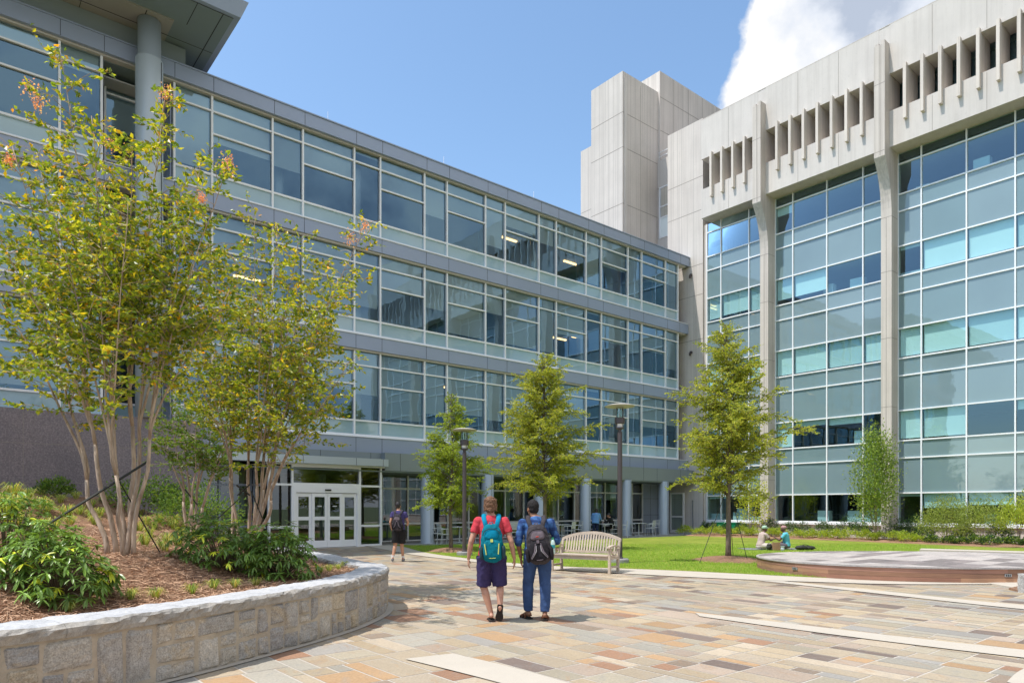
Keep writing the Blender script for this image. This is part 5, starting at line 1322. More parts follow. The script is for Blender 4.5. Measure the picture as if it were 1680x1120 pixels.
def put_table(px,v,label):
    global tp
    r_=(px-840)/FX; Y_=v/(-SU*r_+CU); loc=(r_*Y_,Y_,.02)
    if tp is None:
        tp=local_thing('cafe_table',label,'table','round white tables on the cafe terrace'); tp['_base']=(0,0,0); mt=M['white_plastic']
        g=MB(); g.lathe((0,0,.715),[(.42,0),(.44,.01),(.44,.022),(.42,.03)],28); build('table_top',g,mt,tp)
        g=MB(); g.lathe((0,0,.03),[(.03,0),(.03,.684)],12); build('pedestal',g,mt,tp)
        g=MB()
        for k in range(4): a=k*math.pi/2+.4; g.tube([(0,0,.035),(.30*math.cos(a),.30*math.sin(a),.015)],[.022,.014],6)
        build('foot',g,mt,tp); o=tp
    else: o=copy_tree(tp)
    tag(o,label); o.location=loc
put_table(754,25.5,'round white cafe table just right of the smallest elm trunk'); put_table(822,25.9,'white cafe table hidden behind the two walkers')
put_table(922,25.6,'white cafe table behind the left end of the bench'); put_table(992,25.4,'white cafe table where the dark-haired seated person rests'); put_table(1048,25.5,'rightmost white cafe table between the last two columns')
for px,v,rot,lab in ((716,26.2,60,'leftmost cafe chair, half behind the first grey column'),(729,24.9,120,'cafe chair turned sideways left of the smallest elm trunk'),(775,25.1,-110,'cafe chair facing the table right of the smallest elm'),(783,26.3,-60,'cafe chair partly hidden by the shoulder of the walker in red'),
   (845,25.2,15,'single cafe chair seen between the two walkers'),(829,26.6,170,'cafe chair mostly hidden behind the walkers'),(910,26.3,10,'cafe chair with its back to the building behind the water bottle'),(934,25.0,-120,'cafe chair in profile above the left part of the bench'),(946,26.2,-70,'cafe chair beside the column behind the bench'),
   (971,26.2,70,'cafe chair partly hidden by the person in the light blue shirt'),(996,26.6,0,'cafe chair on the building side of the seated person\'s table'),(1006,25.3,-60,'cafe chair the dark-haired person sits on'),(1021,24.9,-95,'cafe chair seen half behind the near lamp pole'),
   (1036,26.2,80,'cafe chair half hidden behind the column right of the lamp pole'),(1066,25.2,-120,'rightmost cafe chair turned to the last table'),(1073,26.0,-70,'cafe chair behind the rightmost one')):
    put_chair(px,v,rot,lab)
# ================================================================ PEOPLE
DG=None
def remesh(name,mb,mats,parent,vox,smooth_it=4,disp=0,paint=None,fac=.5,dsc=9,colfn=None):
    me=bpy.data.meshes.new(name+'_src'); me.from_pydata(mb.v,[],mb.f); o=bpy.data.objects.new(name+'_src',me); COL.objects.link(o)
    m=o.modifiers.new('r','REMESH'); m.mode='VOXEL'; m.voxel_size=vox; m.adaptivity=0
    s=o.modifiers.new('s','SMOOTH'); s.iterations=smooth_it; s.factor=fac
    bpy.context.view_layer.update(); dg=bpy.context.evaluated_depsgraph_get(); me2=bpy.data.meshes.new_from_object(o.evaluated_get(dg)); bpy.data.objects.remove(o)
    me2.name=name
    n=len(me2.vertices); co=np.zeros(n*3); me2.vertices.foreach_get('co',co); co=co.reshape(-1,3)
    if disp:
        no=np.zeros(n*3); me2.vertices.foreach_get('normal',no); no=no.reshape(-1,3)
        d=np.array([noise.noise(Vector((p[0]*dsc,p[1]*dsc,p[2]*dsc*.8)))+.7*(.35-abs(noise.noise(Vector((p[0]*dsc*1.6+3+p[2]*4,p[1]*dsc*1.6,p[2]*dsc*1.3)))))*2+.3*noise.noise(Vector((p[0]*dsc*4,p[1]*dsc*4,p[2]*dsc*4))) for p in co]); co+=no*(d*disp)[:,None]; me2.vertices.foreach_set('co',co.ravel())
    me2.materials.clear()
    if not isinstance(mats,(list,tuple)): mats=[mats]
    for q in mats: me2.materials.append(q)
    idx=[0]*len(me2.polygons)
    if paint:
        for k,p in enumerate(me2.polygons): idx[k]=paint(p.center)
    me2.polygons.foreach_set('material_index',idx); me2.polygons.foreach_set('use_smooth',[True]*len(me2.polygons)); me2.update()
    ob=bpy.data.objects.new(name,me2); COL.objects.link(ob); ob.parent=parent; ob['_base']=(0,0,0); return ob
def V3(*a): return Vector(a)
def loft(g,rings,n=18):
    R_=[]
    for c,ax,ay in rings: R_.append([g.vert(c+ax*math.cos(2*math.pi*i/n)+ay*math.sin(2*math.pi*i/n)) for i in range(n)])
    for A,B in zip(R_,R_[1:]):
        for i in range(n): j=(i+1)%n; g.face((A[i],A[j],B[j],B[i]))
    g.face(R_[0][::-1]); g.face(R_[-1])
def hand(g,w_,d,inn,k=1.0,curl=.5,thumb=None):
    """w_ wrist, d pointing direction, inn = palm facing direction"""
    d=d.normalized(); inn=(inn-d*inn.dot(d)).normalized(); s_=d.cross(inn); p=w_+d*.045*k
    g.tube([w_,w_+d*.03*k,w_+d*.085*k],[.024*k,.034*k,.038*k],10,True,(inn,.42))
    th=thumb or s_
    for i,(o,L_) in enumerate(((-.028,.065),(-.010,.078),(.009,.074),(.027,.058))):
        b=w_+d*.08*k+s_*o*k; a=b; dr=d.copy()
        for q,f in enumerate((.42,.33,.25)):
            dr=(dr+inn*curl*(.35+.25*q)).normalized(); e=a+dr*L_*f*k*1.05; r_=(.0088-.0012*q)*k; g.cap(a,r_,e,r_*.9,7); a=e
    a=w_+d*.03*k-(s_ if th is s_ else -th)*0+th*.030*k; e=a+(d*.6+th*.55+inn*.35).normalized()*.036*k; g.cap(a,.012*k,e,.0095*k,7); e2=e+(d*.85+inn*.5).normalized()*.028*k; g.cap(e,.0095*k,e2,.008*k,7)
def head(g,c,fw,k=1.0,up=V3(0,0,1)):
    """c centre of skull; fw facing"""
    fw=(fw-up*fw.dot(up)).normalized(); rt=fw.cross(up); Mx=Matrix((rt,fw,up)).transposed()
    W=lambda x,y,z: c+(Mx@V3(x,y,z))*k
    g.ell(W(0,-.008,.022),(.074*k,.093*k,.093*k),18,12,Mx); g.ell(W(0,.022,-.045),(.056*k,.062*k,.070*k),16,10,Mx); g.ell(W(0,.052,-.092),(.026*k,.026*k,.022*k),10,8,Mx)
    g.cap(W(0,.082,-.008),.009*k,W(0,.102,-.040),.013*k,8); g.ell(W(0,.078,-.068),(.024*k,.014*k,.010*k),10,6,Mx); g.ell(W(0,.080,.022),(.048*k,.012*k,.010*k),10,6,Mx)
    for s_ in (-1,1): g.ell(W(s_*.074,-.006,-.018),(.012*k,.022*k,.032*k),10,8,Mx); g.ell(W(s_*.045,.045,-.03),(.022*k,.026*k,.024*k),10,8,Mx)
    return Mx,W
def skin(name,c): 
    m=simple(name,c,.5,0,.08,14); m.node_tree.nodes['Principled BSDF'].inputs['Subsurface Weight'].default_value=.06; return m
def person(label,loc,J,sk,vox=.008,rz=0,k=1.0,fw=V3(0,1,0),facing=None,neck_r=.052,barefoot=False):
    root=thing('person',loc,label,'person',rz=rz); root['_base']=(0,0,0); g=MB()
    P={a:V3(*b) for a,b in J.items()}; up=(P['neck']-P['pelvis']).normalized(); rt=(P['shR']-P['shL']).normalized(); f=up.cross(rt).normalized()
    hr=(P['hipR']-P['hipL']).normalized(); hf=V3(0,0,1).cross(hr); hf=hf.normalized() if hf.length>.1 else f
    L_=(P['neck']-P['pelvis']).length
    prof=[(-.16,.125,.09),(-.05,.165,.115),(.12,.160,.108),(.32,.138,.098),(.55,.155,.112),(.78,.172,.112),(.92,.150,.092),(1.0,.085,.070),(1.08,.055,.055)]
    loft(g,[(P['pelvis']+up*L_*t_,rt*a*k,f*b*k) for t_,a,b in prof])
    g.cap(P['neck']-up*.04,.058*k,P['head']-V3(0,0,.06)-f*.01,.050*k,12)
    for s_ in 'LR':
        g.cap(P['neck']-up*.06*k+(P['sh'+s_]-P['neck'])*.3,.050*k,P['sh'+s_],.054*k,10)
        g.cap(P['sh'+s_],.053*k,P['el'+s_],.039*k,12)
        m_=P['el'+s_].lerp(P['wr'+s_],.28); g.cap(P['el'+s_],.037*k,m_,.040*k,10); g.cap(m_,.040*k,P['wr'+s_],.025*k,10)
        g.cap(P['hip'+s_],.090*k,P['kn'+s_],.057*k,14)
        m_=P['kn'+s_].lerp(P['an'+s_],.30)-hf*.012; g.cap(P['kn'+s_],.053*k,m_,.056*k,12); g.cap(m_,.056*k,P['an'+s_],.034*k,12)
        a=P['an'+s_]; t_=P['toe'+s_]; d=(t_-a).normalized(); heel=a-d*.045; heel=V3(heel.x,heel.y,heel.z-.028) if abs(d.z)<.75 else a-V3(0,.03,.0)
        g.cap(heel,.032*k,t_,.024*k,10); g.cap(a,.034*k,t_.lerp(a,.35),.030*k,10)
        sd=d.cross(V3(0,0,1)); sd=sd.normalized() if sd.length>.2 else V3(1,0,0)
        for q in range(-2,3): b=t_+sd*q*.015; g.cap(b-d*.02,.010,b+d*(.018-.004*abs(q)),.008,6)
        inn=P.get('palm'+s_,(V3(1,0,0) if s_=='L' else V3(-1,0,0))); dirh=P.get('hd'+s_,(P['wr'+s_]-P['el'+s_]).normalized())
        th=P.get('th'+s_); hand(g,P['wr'+s_],dirh,inn,k*.98,J.get('curl'+s_,(.45,0,0))[0],th.normalized() if th else None)
    hf2=facing or f; Mx,W=head(g,P['head'],hf2,k); c0=P['head']
    lip=simple('lips',tuple(x*y for x,y in zip(sk[1],(.9,.55,.55))),.5); eye=simple('eye_dark',(.03,.02,.02),.3)
    Mi=Mx.inverted()
    def paint(p):
        q=Mi@(p-c0)/k
        if abs(q.x)<.045 and q.y>.062 and -.006<q.z<.010 and abs(q.x)>.016: return 2
        if abs(q.x)<.024 and q.y>.070 and -.076<q.z<-.060: return 1
        return 0
    remesh('body',g,[sk[0],lip,eye],root,vox,3,paint=paint); return root,P,dict(up=up,rt=rt,f=f,hf=hf,hr=hr,L=L_,W=W,Mx=Mx,k=k)
def shirt(root,P,I,mat,vox=.010,sl=.62,inf=.016,bottom=-.10,disp=.006,open_=False,name='shirt',long=False,wide=1.0):
    g=MB(); up,rt,f,L_,k=I['up'],I['rt'],I['f'],I['L'],I['k']
    prof=[(bottom,.172*wide,.125),(-.02,.178*wide,.128),(.12,.174*wide,.122),(.32,.160*wide,.114),(.55,.166*wide,.120),(.78,.175,.118),(.91,.160,.098),(1.0,.085,.075),(1.035,.066,.064)]
    loft(g,[(P['pelvis']+up*L_*t_,rt*(a*k+inf*.4),f*(b*k+inf*.5)) for t_,a,b in prof],22)
    for s_ in 'LR':
        s0=P['sh'+s_]; e=P['el'+s_]; g.cap(P['neck']-up*.055*k+(s0-P['neck'])*.35,.056*k,s0,(.058 if long else .062)*k,10)
        if long:
            w_=P['wr'+s_]; g.tube([s0,s0.lerp(e,.5),e],[.062*k,.055*k,.052*k],12); g.cap(e,.052*k,e.lerp(w_,.05),.051*k,10); g.tube([e,e.lerp(w_,long)],[.052*k,.046*k],12)
        else: g.tube([s0,s0.lerp(e,sl*.5),s0.lerp(e,sl)],[.066*k,.066*k,.063*k],12)
    return remesh(name,g,mat,root,vox,2,disp,dsc=8)
def trousers(root,P,I,mat,to=.92,r=(.115,.098,.10),vox=.010,disp=.006,name='shorts',top=.10,lower=None,wst=.168):
    g=MB(); up,rt,f,L_,k=I['up'],I['hr'],I['hf'],I['L'],I['k']
    loft(g,[(P['pelvis']+up*L_*t_,rt*a*k,f*b*k) for t_,a,b in ((-.17,.13,.095),(-.08,.180,.130),(.02,.178,.128),(top,wst,.118))],20)
    for s_ in 'LR':
        h,kn,an=P['hip'+s_],P['kn'+s_],P['an'+s_]
        if lower is None:
            e=h.lerp(kn,to); g.tube([h+V3(0,0,.02),h.lerp(kn,.45),e],[r[0]*k,r[1]*k,r[2]*k],16)
        else:
            e=kn.lerp(an,lower); g.tube([h+V3(0,0,.02),h.lerp(kn,.5),kn.lerp(h,.06)],[r[0]*k,r[1]*k,r[2]*k],16); g.cap(kn.lerp(h,.06),r[2]*k,kn.lerp(an,.06),r[2]*k*.98,14); g.tube([kn,kn.lerp(an,.4),e],[r[2]*k,r[2]*k*.95,r[2]*k*.82],14)
    return remesh(name,g,mat,root,vox,2,disp,dsc=7)
def hair(root,P,I,mat,kind='short',vox=.008):
    W,Mx,k=I['W'],I['Mx'],I['k']; g=MB(); rr=random.Random(hash(kind)%97)
    if kind=='shaggy':
        g.ell(W(0,-.022,.034),(.088*k,.096*k,.100*k),18,12,Mx); g.ell(W(0,-.050,-.035),(.078*k,.062*k,.075*k),16,10,Mx)
        for q in range(130):
            a=rr.uniform(math.pi*1.0,math.pi*2.0)+rr.uniform(-.3,.3); z=rr.uniform(-.02,.09); r_=.084; b=W(r_*math.cos(a),-.02+r_*math.sin(a)*1.05,z); e=W(r_*1.07*math.cos(a+.25),-.02+r_*1.12*math.sin(a+.25),z-rr.uniform(.05,.10)); g.cap(b,.009,e,.003,6)
        for s_ in (-1,1): g.ell(W(s_*.076,.000,-.012),(.020*k,.045*k,.050*k),10,8,Mx)
        return remesh('hair',g,mat,root,vox*.75,1,.009,dsc=30)
    g.ell(W(0,-.014,.036),(.081*k,.098*k,.094*k),18,12,Mx); g.ell(W(0,-.045,-.020),(.070*k,.058*k,.058*k),16,10,Mx)
    return remesh('hair',g,mat,root,vox,1,.007,dsc=45)
def fabric(name,c,var=.12,sc=9,rough=.85,bk=.25): return simple(name,c,rough,0,var,sc,bk,60,spec=.2)
def superbox(g,c,rt,f,up,w_,d,h,pw=3.2,n=22,m=14,taper=.15,bulge=0):
    R_=[]
    for k in range(m+1):
        t_=k/m; ph=-math.pi/2+math.pi*t_; cz=math.copysign(abs(math.sin(ph))**(2/pw),math.sin(ph)); rr_=abs(math.cos(ph))**(2/pw)+1e-3; tp=1-taper*(cz+1)/2; row=[]
        for i in range(n):
            a=2*math.pi*i/n; x=math.copysign(abs(math.cos(a))**(2/pw),math.cos(a)); y=math.copysign(abs(math.sin(a))**(2/2.4),math.sin(a))
            row.append(g.vert(c+rt*x*rr_*w_/2*tp+f*y*rr_*d/2*tp+up*cz*h/2))
        R_.append(row)
    for A,B in zip(R_,R_[1:]):
        for i in range(n): j=(i+1)%n; g.face((A[i],A[j],B[j],B[i]))
    g.face(R_[0][::-1]); g.face(R_[-1])
def backpack(label,loc,rz,P,I,cols,w_=.33,d=.17,h=.50,zc=None,style=0,tilt=0,xo=0):
    body,strapc,accent,dark=cols
    root=thing('backpack',loc,label,'backpack',rz=rz); root['_base']=(0,0,0); up,rt,f,k=I['up'],I['rt'],I['f'],I['k']
    c=P['neck']-up*(.10+h/2) - f*(.135+d/2*.75)+rt*xo
    if tilt: up=(up+rt*tilt).normalized(); rt=f.cross(up)*-1 if f.cross(up).dot(rt)<0 else f.cross(up)
    g=MB(); superbox(g,c,rt,f,up,w_,d,h,taper=.18); remesh('pack_body',g,body,root,.009,2,.011,dsc=10)
    B=lambda x,y,z: c+rt*x-f*y+up*z
    g=MB(); superbox(g,B(0,d*.42,-h*.17),rt,f,up,w_*.78,d*.42,h*.50,taper=.05); remesh('front_pocket',g,body if style!=1 else dark,root,.010,2,.005,dsc=12)
    g=MB(); superbox(g,B(0,d*.40,h*.22),rt,f,up,w_*.62,d*.30,h*.24,taper=.2); remesh('top_pocket',g,strapc if style==0 else accent if style==1 else body,root,.009,2,.004,dsc=12)
    for s_ in (-1,1):
        g=MB(); superbox(g,B(s_*w_*.46,.01,-h*.25),rt,f,up,w_*.18,d*.75,h*.36,taper=-.1); remesh('side_pocket',g,dark,root,.010,2,.003)
        sh=P['shR'] if s_>0 else P['shL']; top=P['neck'].lerp(sh,.56)+up*.028+V3(0,0,.02); g=MB()
        pts=[B(s_*w_*.22,-.02,h*.42),top-f*.085-up*.035,top-f*.03+up*.010,top+f*.05-up*.01,P['neck'].lerp(sh,.60)+f*.135-up*.13,P['neck'].lerp(sh,.66)+f*.14-up*.26,c+rt*s_*(w_*.50)+f*.05-up*h*.32]
        g.tube(pts,[.032,.034,.035,.034,.030,.022,.012],8,True,(up if False else (pts[1]-pts[0]).cross(rt).normalized(),.35)); build('strap',g,strapc if style!=1 else body,root,smooth=True)
        if style==0:
            g=MB(); g.tube([B(s_*w_*.30,d*.64,-h*.02),B(s_*w_*.25,d*.66,-h*.30)],[.0075,.0075],6); build('zip_pull',g,accent,root)
        else:
            g=MB(); g.tube([B(s_*w_*.10,d*.645,h*.02),B(s_*w_*.17,d*.655,-h*.2),B(s_*w_*.33,d*.62,-h*.34)],[.007,.012,.006],6); build('trim',g,accent,root)
    g=MB(); arc=[B(w_*.36*math.cos(a),d*.50,h*.20+h*.17*math.sin(a)) for a in [math.pi*q/10 for q in range(11)]]; g.tube(arc,[.006]*11,5); build('zip',g,dark,root)
    g=MB(); g.tube([B(-.03,-.01,h*.46),B(-.02,.0,h*.53),B(.02,.0,h*.53),B(.03,-.01,h*.46)],[.008]*4,6); build('haul_loop',g,strapc,root)
    g=MB(); T_=lambda x,y,z: B(x,y,z); g.box((-.018,d*.60,h*.02),(.018,d*.665,h*.10),T_); build('patch',g,accent,root); g=MB(); g.box((-.045,d*.60,-h*.40),(.045,d*.63,-h*.385),T_); build('patch',g,accent,root)
    return root,B
# -- walker in red
sk1=(skin('fair_skin',(.56,.30,.21)),(.56,.30,.21)); sk2=(skin('brown_skin',(.30,.145,.085)),(.30,.145,.085)); sk3=(skin('tan_skin',(.48,.25,.155)),(.48,.25,.155)); sk4=(skin('dark_skin',(.13,.065,.045)),(.13,.065,.045))
w1=gnd(806,1019)
J1=dict(pelvis=(0,.02,.93),neck=(.0,.05,1.47),head=(-.015,.075,1.635),shL=(-.185,.045,1.415),shR=(.185,.045,1.415),
 elL=(-.285,.0,1.13),wrL=(-.325,.07,.885),elR=(.280,-.02,1.13),wrR=(.325,.03,.885),palmL=(1,.3,0),palmR=(-1,.3,0),hdL=(-.02,.12,-1),hdR=(.03,.1,-1),thL=(0.1,1,0),thR=(-.1,1,0),
 hipL=(-.095,.02,.90),hipR=(.095,.02,.90),knL=(-.112,.07,.49),anL=(.0,.04,.095),toeL=(-.015,.20,.035),knR=(.122,.07,.50),anR=(.125,-.03,.21),toeR=(.115,.035,.05))
r,P,I=person('walking person seen from behind in a red T-shirt, navy shorts and flip-flops',tuple(w1),J1,sk1,.0075)
shirt(r,P,I,fabric('red_cotton',(.56,.055,.075),.14),sl=.58,bottom=-.02,disp=.010)
trousers(r,P,I,fabric('navy_shorts',(.045,.035,.105),.15),to=.98,r=(.125,.106,.102),disp=.011)
hair(r,P,I,simple('brown_hair',(.17,.085,.045),.75,0,.5,40,.6,60),'shaggy')
fm=fabric('sandal_sole',(.035,.028,.025))
g=MB(); 
def sole(g,a,b,w_,th,T_=Vector((0,0,1))):
    d=(b-a); s_=d.cross(T_).normalized(); n=s_.cross(d).normalized(); L_=[]
    prof=[(0,.55),(.06,.8),(.25,.78),(.5,.8),(.78,1.05),(.93,.85),(1,.5)]
    up_=[];lo=[]
    for f,wf in prof:
        c=a+d*f
        for sg in (-1,1): up_.append(g.vert(c+s_*sg*w_/2*wf)); lo.append(g.vert(c+s_*sg*w_/2*wf-n*th))
    for k in range(len(prof)-1):
        a0,a1,b0,b1=2*k,2*k+1,2*k+2,2*k+3
        g.face((up_[a0],up_[a1],up_[b1],up_[b0])); g.face((lo[a0],lo[b0],lo[b1],lo[a1])); g.face((up_[a0],up_[b0],lo[b0],lo[a0])); g.face((up_[a1],lo[a1],lo[b1],up_[b1]))
    g.face((up_[0],lo[0],lo[1],up_[1])); g.face((up_[-2],up_[-1],lo[-1],lo[-2]))
sole(g,V3(.012,-.055,.018),V3(-.022,.235,.018),.105,.022); build('flip_flop',g,fm,r)
g=MB(); sole(g,V3(.130,-.085,.245),V3(.108,-.022,.008) ,.108,.022,V3(0,-1,.25)); build('flip_flop',g,fm,r)
teal=fabric('teal_nylon',(.0,.155,.215),.15,12); teal2=fabric('blue_webbing',(.0,.22,.36),.12,12); yel=fabric('lime_trim',(.62,.66,.16)); dk=fabric('dark_mesh',(.03,.06,.075))
backpack('teal day pack with lime zip pulls worn by the person in the red T-shirt',tuple(w1),0,P,I,(teal,teal2,yel,dk),w_=.33,d=.18,h=.53,style=0,tilt=-.05,xo=.015)
# -- walker in blue
w2=gnd(884,1017)
J2=dict(pelvis=(-.02,.02,.95),neck=(-.04,.06,1.455),head=(-.085,.12,1.595),shL=(-.235,.06,1.385),shR=(.165,.03,1.395),
 elL=(-.295,-.015,1.12),wrL=(-.255,.07,.885),elR=(.265,.06,1.13),wrR=(.20,.25,1.04),palmL=(1,.3,0),palmR=(-1,0,.3),hdL=(.10,.06,-1),hdR=(-.3,1,0),thL=(.1,1,0),
 hipL=(-.115,.02,.92),hipR=(.075,.02,.92),knL=(-.15,.10,.50),anL=(-.150,.13,.095),toeL=(-.215,.27,.035),knR=(.095,.04,.50),anR=(.085,-.02,.095),toeR=(.10,.14,.035))
r,P,I=person('walking person seen from behind in a blue plaid shirt, jeans and brown sandals',tuple(w2),J2,sk2,.0075,facing=V3(-.5,1,0))
def plaid():
    m,t=newmat('blue_plaid_cotton'); p=t.new('ShaderNodeBsdfPrincipled'); p.inputs['Roughness'].default_value=.85; p.inputs['Specular IOR Level'].default_value=.2
    v=objv(t); sp_=t.new('ShaderNodeSeparateXYZ'); t.link(v,sp_.inputs[0])
    a=math_(t,'FRACT',math_(t,'MULTIPLY',sp_.outputs[2],9)); b=math_(t,'FRACT',math_(t,'MULTIPLY',math_(t,'ADD',sp_.outputs[0],sp_.outputs[1]),9))
    f1=ramp(t,a,[(.45,(0,0,0)),(.5,(1,1,1)),(.92,(1,1,1)),(.96,(0,0,0))]); f2=ramp(t,b,[(.45,(0,0,0)),(.5,(1,1,1)),(.92,(1,1,1)),(.96,(0,0,0))])
    c=mixc(t,(.06,.15,.36),(.022,.045,.15),math_(t,'MULTIPLY',f1,.75)); c=mixc(t,c,(.015,.03,.12),math_(t,'MULTIPLY',f2,.55)); c=mixc(t,c,(.12,.28,.62),math_(t,'MULTIPLY',ramp(t,nz(t,6,3,.5,v),[(.5,(0,0,0)),(.7,(1,1,1))]),.45))
    t.link(c,p.inputs['Base Color']); t.link(p.outputs[0],t.out.inputs[0]); return m
shirt(r,P,I,plaid(),bottom=-.06,long=.10,disp=.012,wide=1.02)
for s_ in 'LR': g=MB(); e=P['el'+s_]; w_=P['wr'+s_]; g.cap(e.lerp(P['sh'+s_],.10),.058,e.lerp(w_,.06),.056,12); remesh('rolled_cuff',g,plaid(),r,.01,1,.004)
trousers(r,P,I,fabric('blue_denim',(.045,.085,.20),.30,5),r=(.110,.094,.080),lower=.93,name='jeans',disp=.008)
hair(r,P,I,simple('black_hair',(.012,.009,.009),.85,0,.4,40,.5,60),'short')
g=MB(); g.tube([P['wrL']+V3(0,0,.03),P['wrL']+V3(-.002,0,.055)],[.031,.032],14); build('wrist_watch',g,M['black'],r)
for a,b in (('anL','toeL'),('anR','toeR')):
    A,B_=P[a],P[b]; d=(B_-A); d.z=0; d.normalize(); g=MB(); sole(g,V3(A.x,A.y,.026)-d*.085,V3(A.x,A.y,.026)+d*.21,.108,.026); so_=build('sandal',g,fm,r)
    g=MB(); brn=fabric('brown_leather',(.20,.085,.045)) 
    for q,ww,hh in ((.02,.040,.085),(.10,.047,.055),(.155,.050,.035)):
        c=V3(A.x,A.y,.015)+d*q; s_=d.cross(V3(0,0,1)); g.tube([c+s_*ww*math.cos(t_)+V3(0,0,hh*math.sin(t_)) for t_ in [math.pi*z/8 for z in range(9)]],[.011]*9,6)
    g.tube([V3(A.x,A.y,.06)-d*.052+d.cross(V3(0,0,1))*x for x in (-.03,0,.03)],[.014]*3,6); build('sandal_strap',g,brn,so_)
pk=fabric('charcoal_nylon',(.052,.045,.050),.25,12); pk2=fabric('grey_panel',(.16,.13,.15),.2,10); pk3=fabric('silver_trim',(.34,.32,.34)); pk4=fabric('black_nylon',(.02,.018,.022))
bp,B=backpack('large charcoal and grey backpack worn by the person in the blue plaid shirt',tuple(w2),0,P,I,(pk,pk2,pk2,pk4),w_=.355,d=.22,h=.56,style=1,tilt=-.08,xo=.03)
g=MB(); 
for s_ in (-1,1): g.tube([B(s_*.03,.145,-.02),B(s_*.035,.155,-.10),B(s_*.11,.13,-.2)],[.006,.008,.004],6)
build('silver_piping',g,pk3,bp)
g=MB(); g.tube([B(-.02,.15,.10),B(.02,.15,.10)],[.008,.008],6); build('red_emblem',g,fabric('red_thread',(.5,.05,.03)),bp)
bt=thing('water_bottle',tuple(w2),'clear green capped water bottle in the side pocket of the charcoal backpack','bottle'); bt['_base']=(0,0,0)
c=B(.195,.02,-.06); g=MB(); g.lathe(c-V3(0,0,.10),[(.028,0),(.033,.02),(.031,.09),(.033,.15),(.02,.19),(.013,.20)],14); build('bottle_body',g,simple('pale_plastic',(.50,.66,.62),.2,0,.1,20),bt,smooth=True)
g=MB(); g.lathe(c+V3(0,0,.10),[(.016,0),(.016,.03)],12); build('cap',g,simple('green_cap',(.02,.25,.12),.4),bt); g=MB(); g.lathe(c-V3(0,0,.02),[(.0335,0),(.0335,.05)],14); build('bottle_label',g,simple('teal_label',(.02,.30,.33),.4),bt)
# -- far walker
w3=gnd(655,921)
J3=dict(pelvis=(0,0,.96),neck=(-.03,.06,1.50),head=(-.05,.11,1.665),shL=(-.20,.06,1.44),shR=(.165,.04,1.44),elL=(-.26,-.02,1.17),wrL=(-.22,.06,.93),elR=(.245,.06,1.18),wrR=(.20,.25,1.08),hdL=(.05,.1,-1),hdR=(-.1,1,.1),palmL=(1,.3,0),palmR=(-1,.2,.2),thL=(.1,1,0),
 hipL=(-.10,0,.92),hipR=(.09,0,.92),knL=(-.12,.02,.51),anL=(-.17,-.14,.13),toeL=(-.20,.0,.035),knR=(.06,.10,.50),anR=(.10,.10,.10),toeR=(.10,.25,.035))
r,P,I=person('person in a navy T-shirt and black shorts walking towards the glass entrance doors',tuple(w3),J3,sk3,.010)
shirt(r,P,I,fabric('navy_cotton',(.06,.05,.15)),vox=.012,sl=.5,bottom=0); trousers(r,P,I,fabric('black_shorts',(.018,.018,.02)),to=.86,r=(.125,.118,.115),vox=.012); hair(r,P,I,simple('black_hair_far',(.018,.014,.014),.4,0,.4,30),'short',.01)
for a,b in (('anL','toeL'),('anR','toeR')):
    g=MB(); A,B_=P[a],P[b]; g.cap(A+V3(0,-.03,-.06),.045,B_+V3(0,.02,.015),.036,10); g.cap(A+V3(0,0,-.045),.042,B_.lerp(A,.4),.038,8); remesh('trainer',g,simple('grey_trainer',(.16,.17,.19),.6,0,.5,30),r,.012,1)
    g=MB(); g.tube([A+V3(0,0,-.02),A+V3(0,0,.07)],[.044,.045],10); build('sock',g,simple('white_sock',(.75,.75,.74),.8),r)
g=MB(); sole_=MB()
backpack('black backpack with grey panels worn by the person near the entrance doors',tuple(w3),0,P,I,(fabric('black_pack',(.045,.04,.05),.3,14),pk4,pk2,pk4),w_=.31,d=.18,h=.50,style=1)
bt=thing('drink_bottle',tuple(w3),'small white bottle held in the left hand of the person in black shorts','bottle'); bt['_base']=(0,0,0)
g=MB(); g.lathe(P['wrL']+V3(.01,.05,-.20),[(.026,0),(.03,.02),(.03,.11),(.015,.14)],12); build('bottle_body',g,simple('white_bottle',(.7,.7,.72),.4),bt,smooth=True)
g=MB(); g.lathe(P['wrL']+V3(.01,.05,-.06),[(.014,0),(.014,.025)],10); build('cap',g,simple('blue_cap',(.1,.15,.35),.4),bt)
# -- standing person by the column
v=25.2; r_=(977-840)/FX; Y_=v/(-SU*r_+CU)
J4=dict(pelvis=(0,0,.84),neck=(.01,.12,1.31),head=(.0,.20,1.435),shL=(-.175,.10,1.26),shR=(.18,.10,1.26),elL=(-.24,.16,1.0),wrL=(-.16,.36,.90),elR=(.25,.16,1.0),wrR=(.18,.38,.90),hdL=(.1,1,-.2),hdR=(-.1,1,-.2),palmL=(1,0,-.3),palmR=(-1,0,-.3),
 hipL=(-.09,0,.80),hipR=(.09,0,.80),knL=(-.09,.02,.44),anL=(-.09,0,.09),toeL=(-.1,.14,.035),knR=(.09,.02,.44),anR=(.09,0,.09),toeR=(.1,.14,.035))
r,P,I=person('short-haired person in a light blue shirt leaning over a cafe table beside a grey column',(r_*Y_,Y_,.02),J4,sk2,.014,rz=rad(-20))
shirt(r,P,I,fabric('light_blue_cotton',(.14,.30,.58)),vox=.015,long=.75,bottom=-.16,wide=1.1); trousers(r,P,I,fabric('dark_trousers',(.02,.03,.07)),r=(.10,.085,.075),lower=.95,vox=.015,name='trousers'); hair(r,P,I,simple('black_hair_w',(.02,.015,.015),.5,0,.4,30),'shaggy',.012)
g=MB()
for a,b in (('anL','toeL'),('anR','toeR')): g.cap(P[a]+V3(0,-.02,-.05),.042,P[b]+V3(0,.01,.01),.034,8)
remesh('shoes',g,M['black'],r,.014,1)
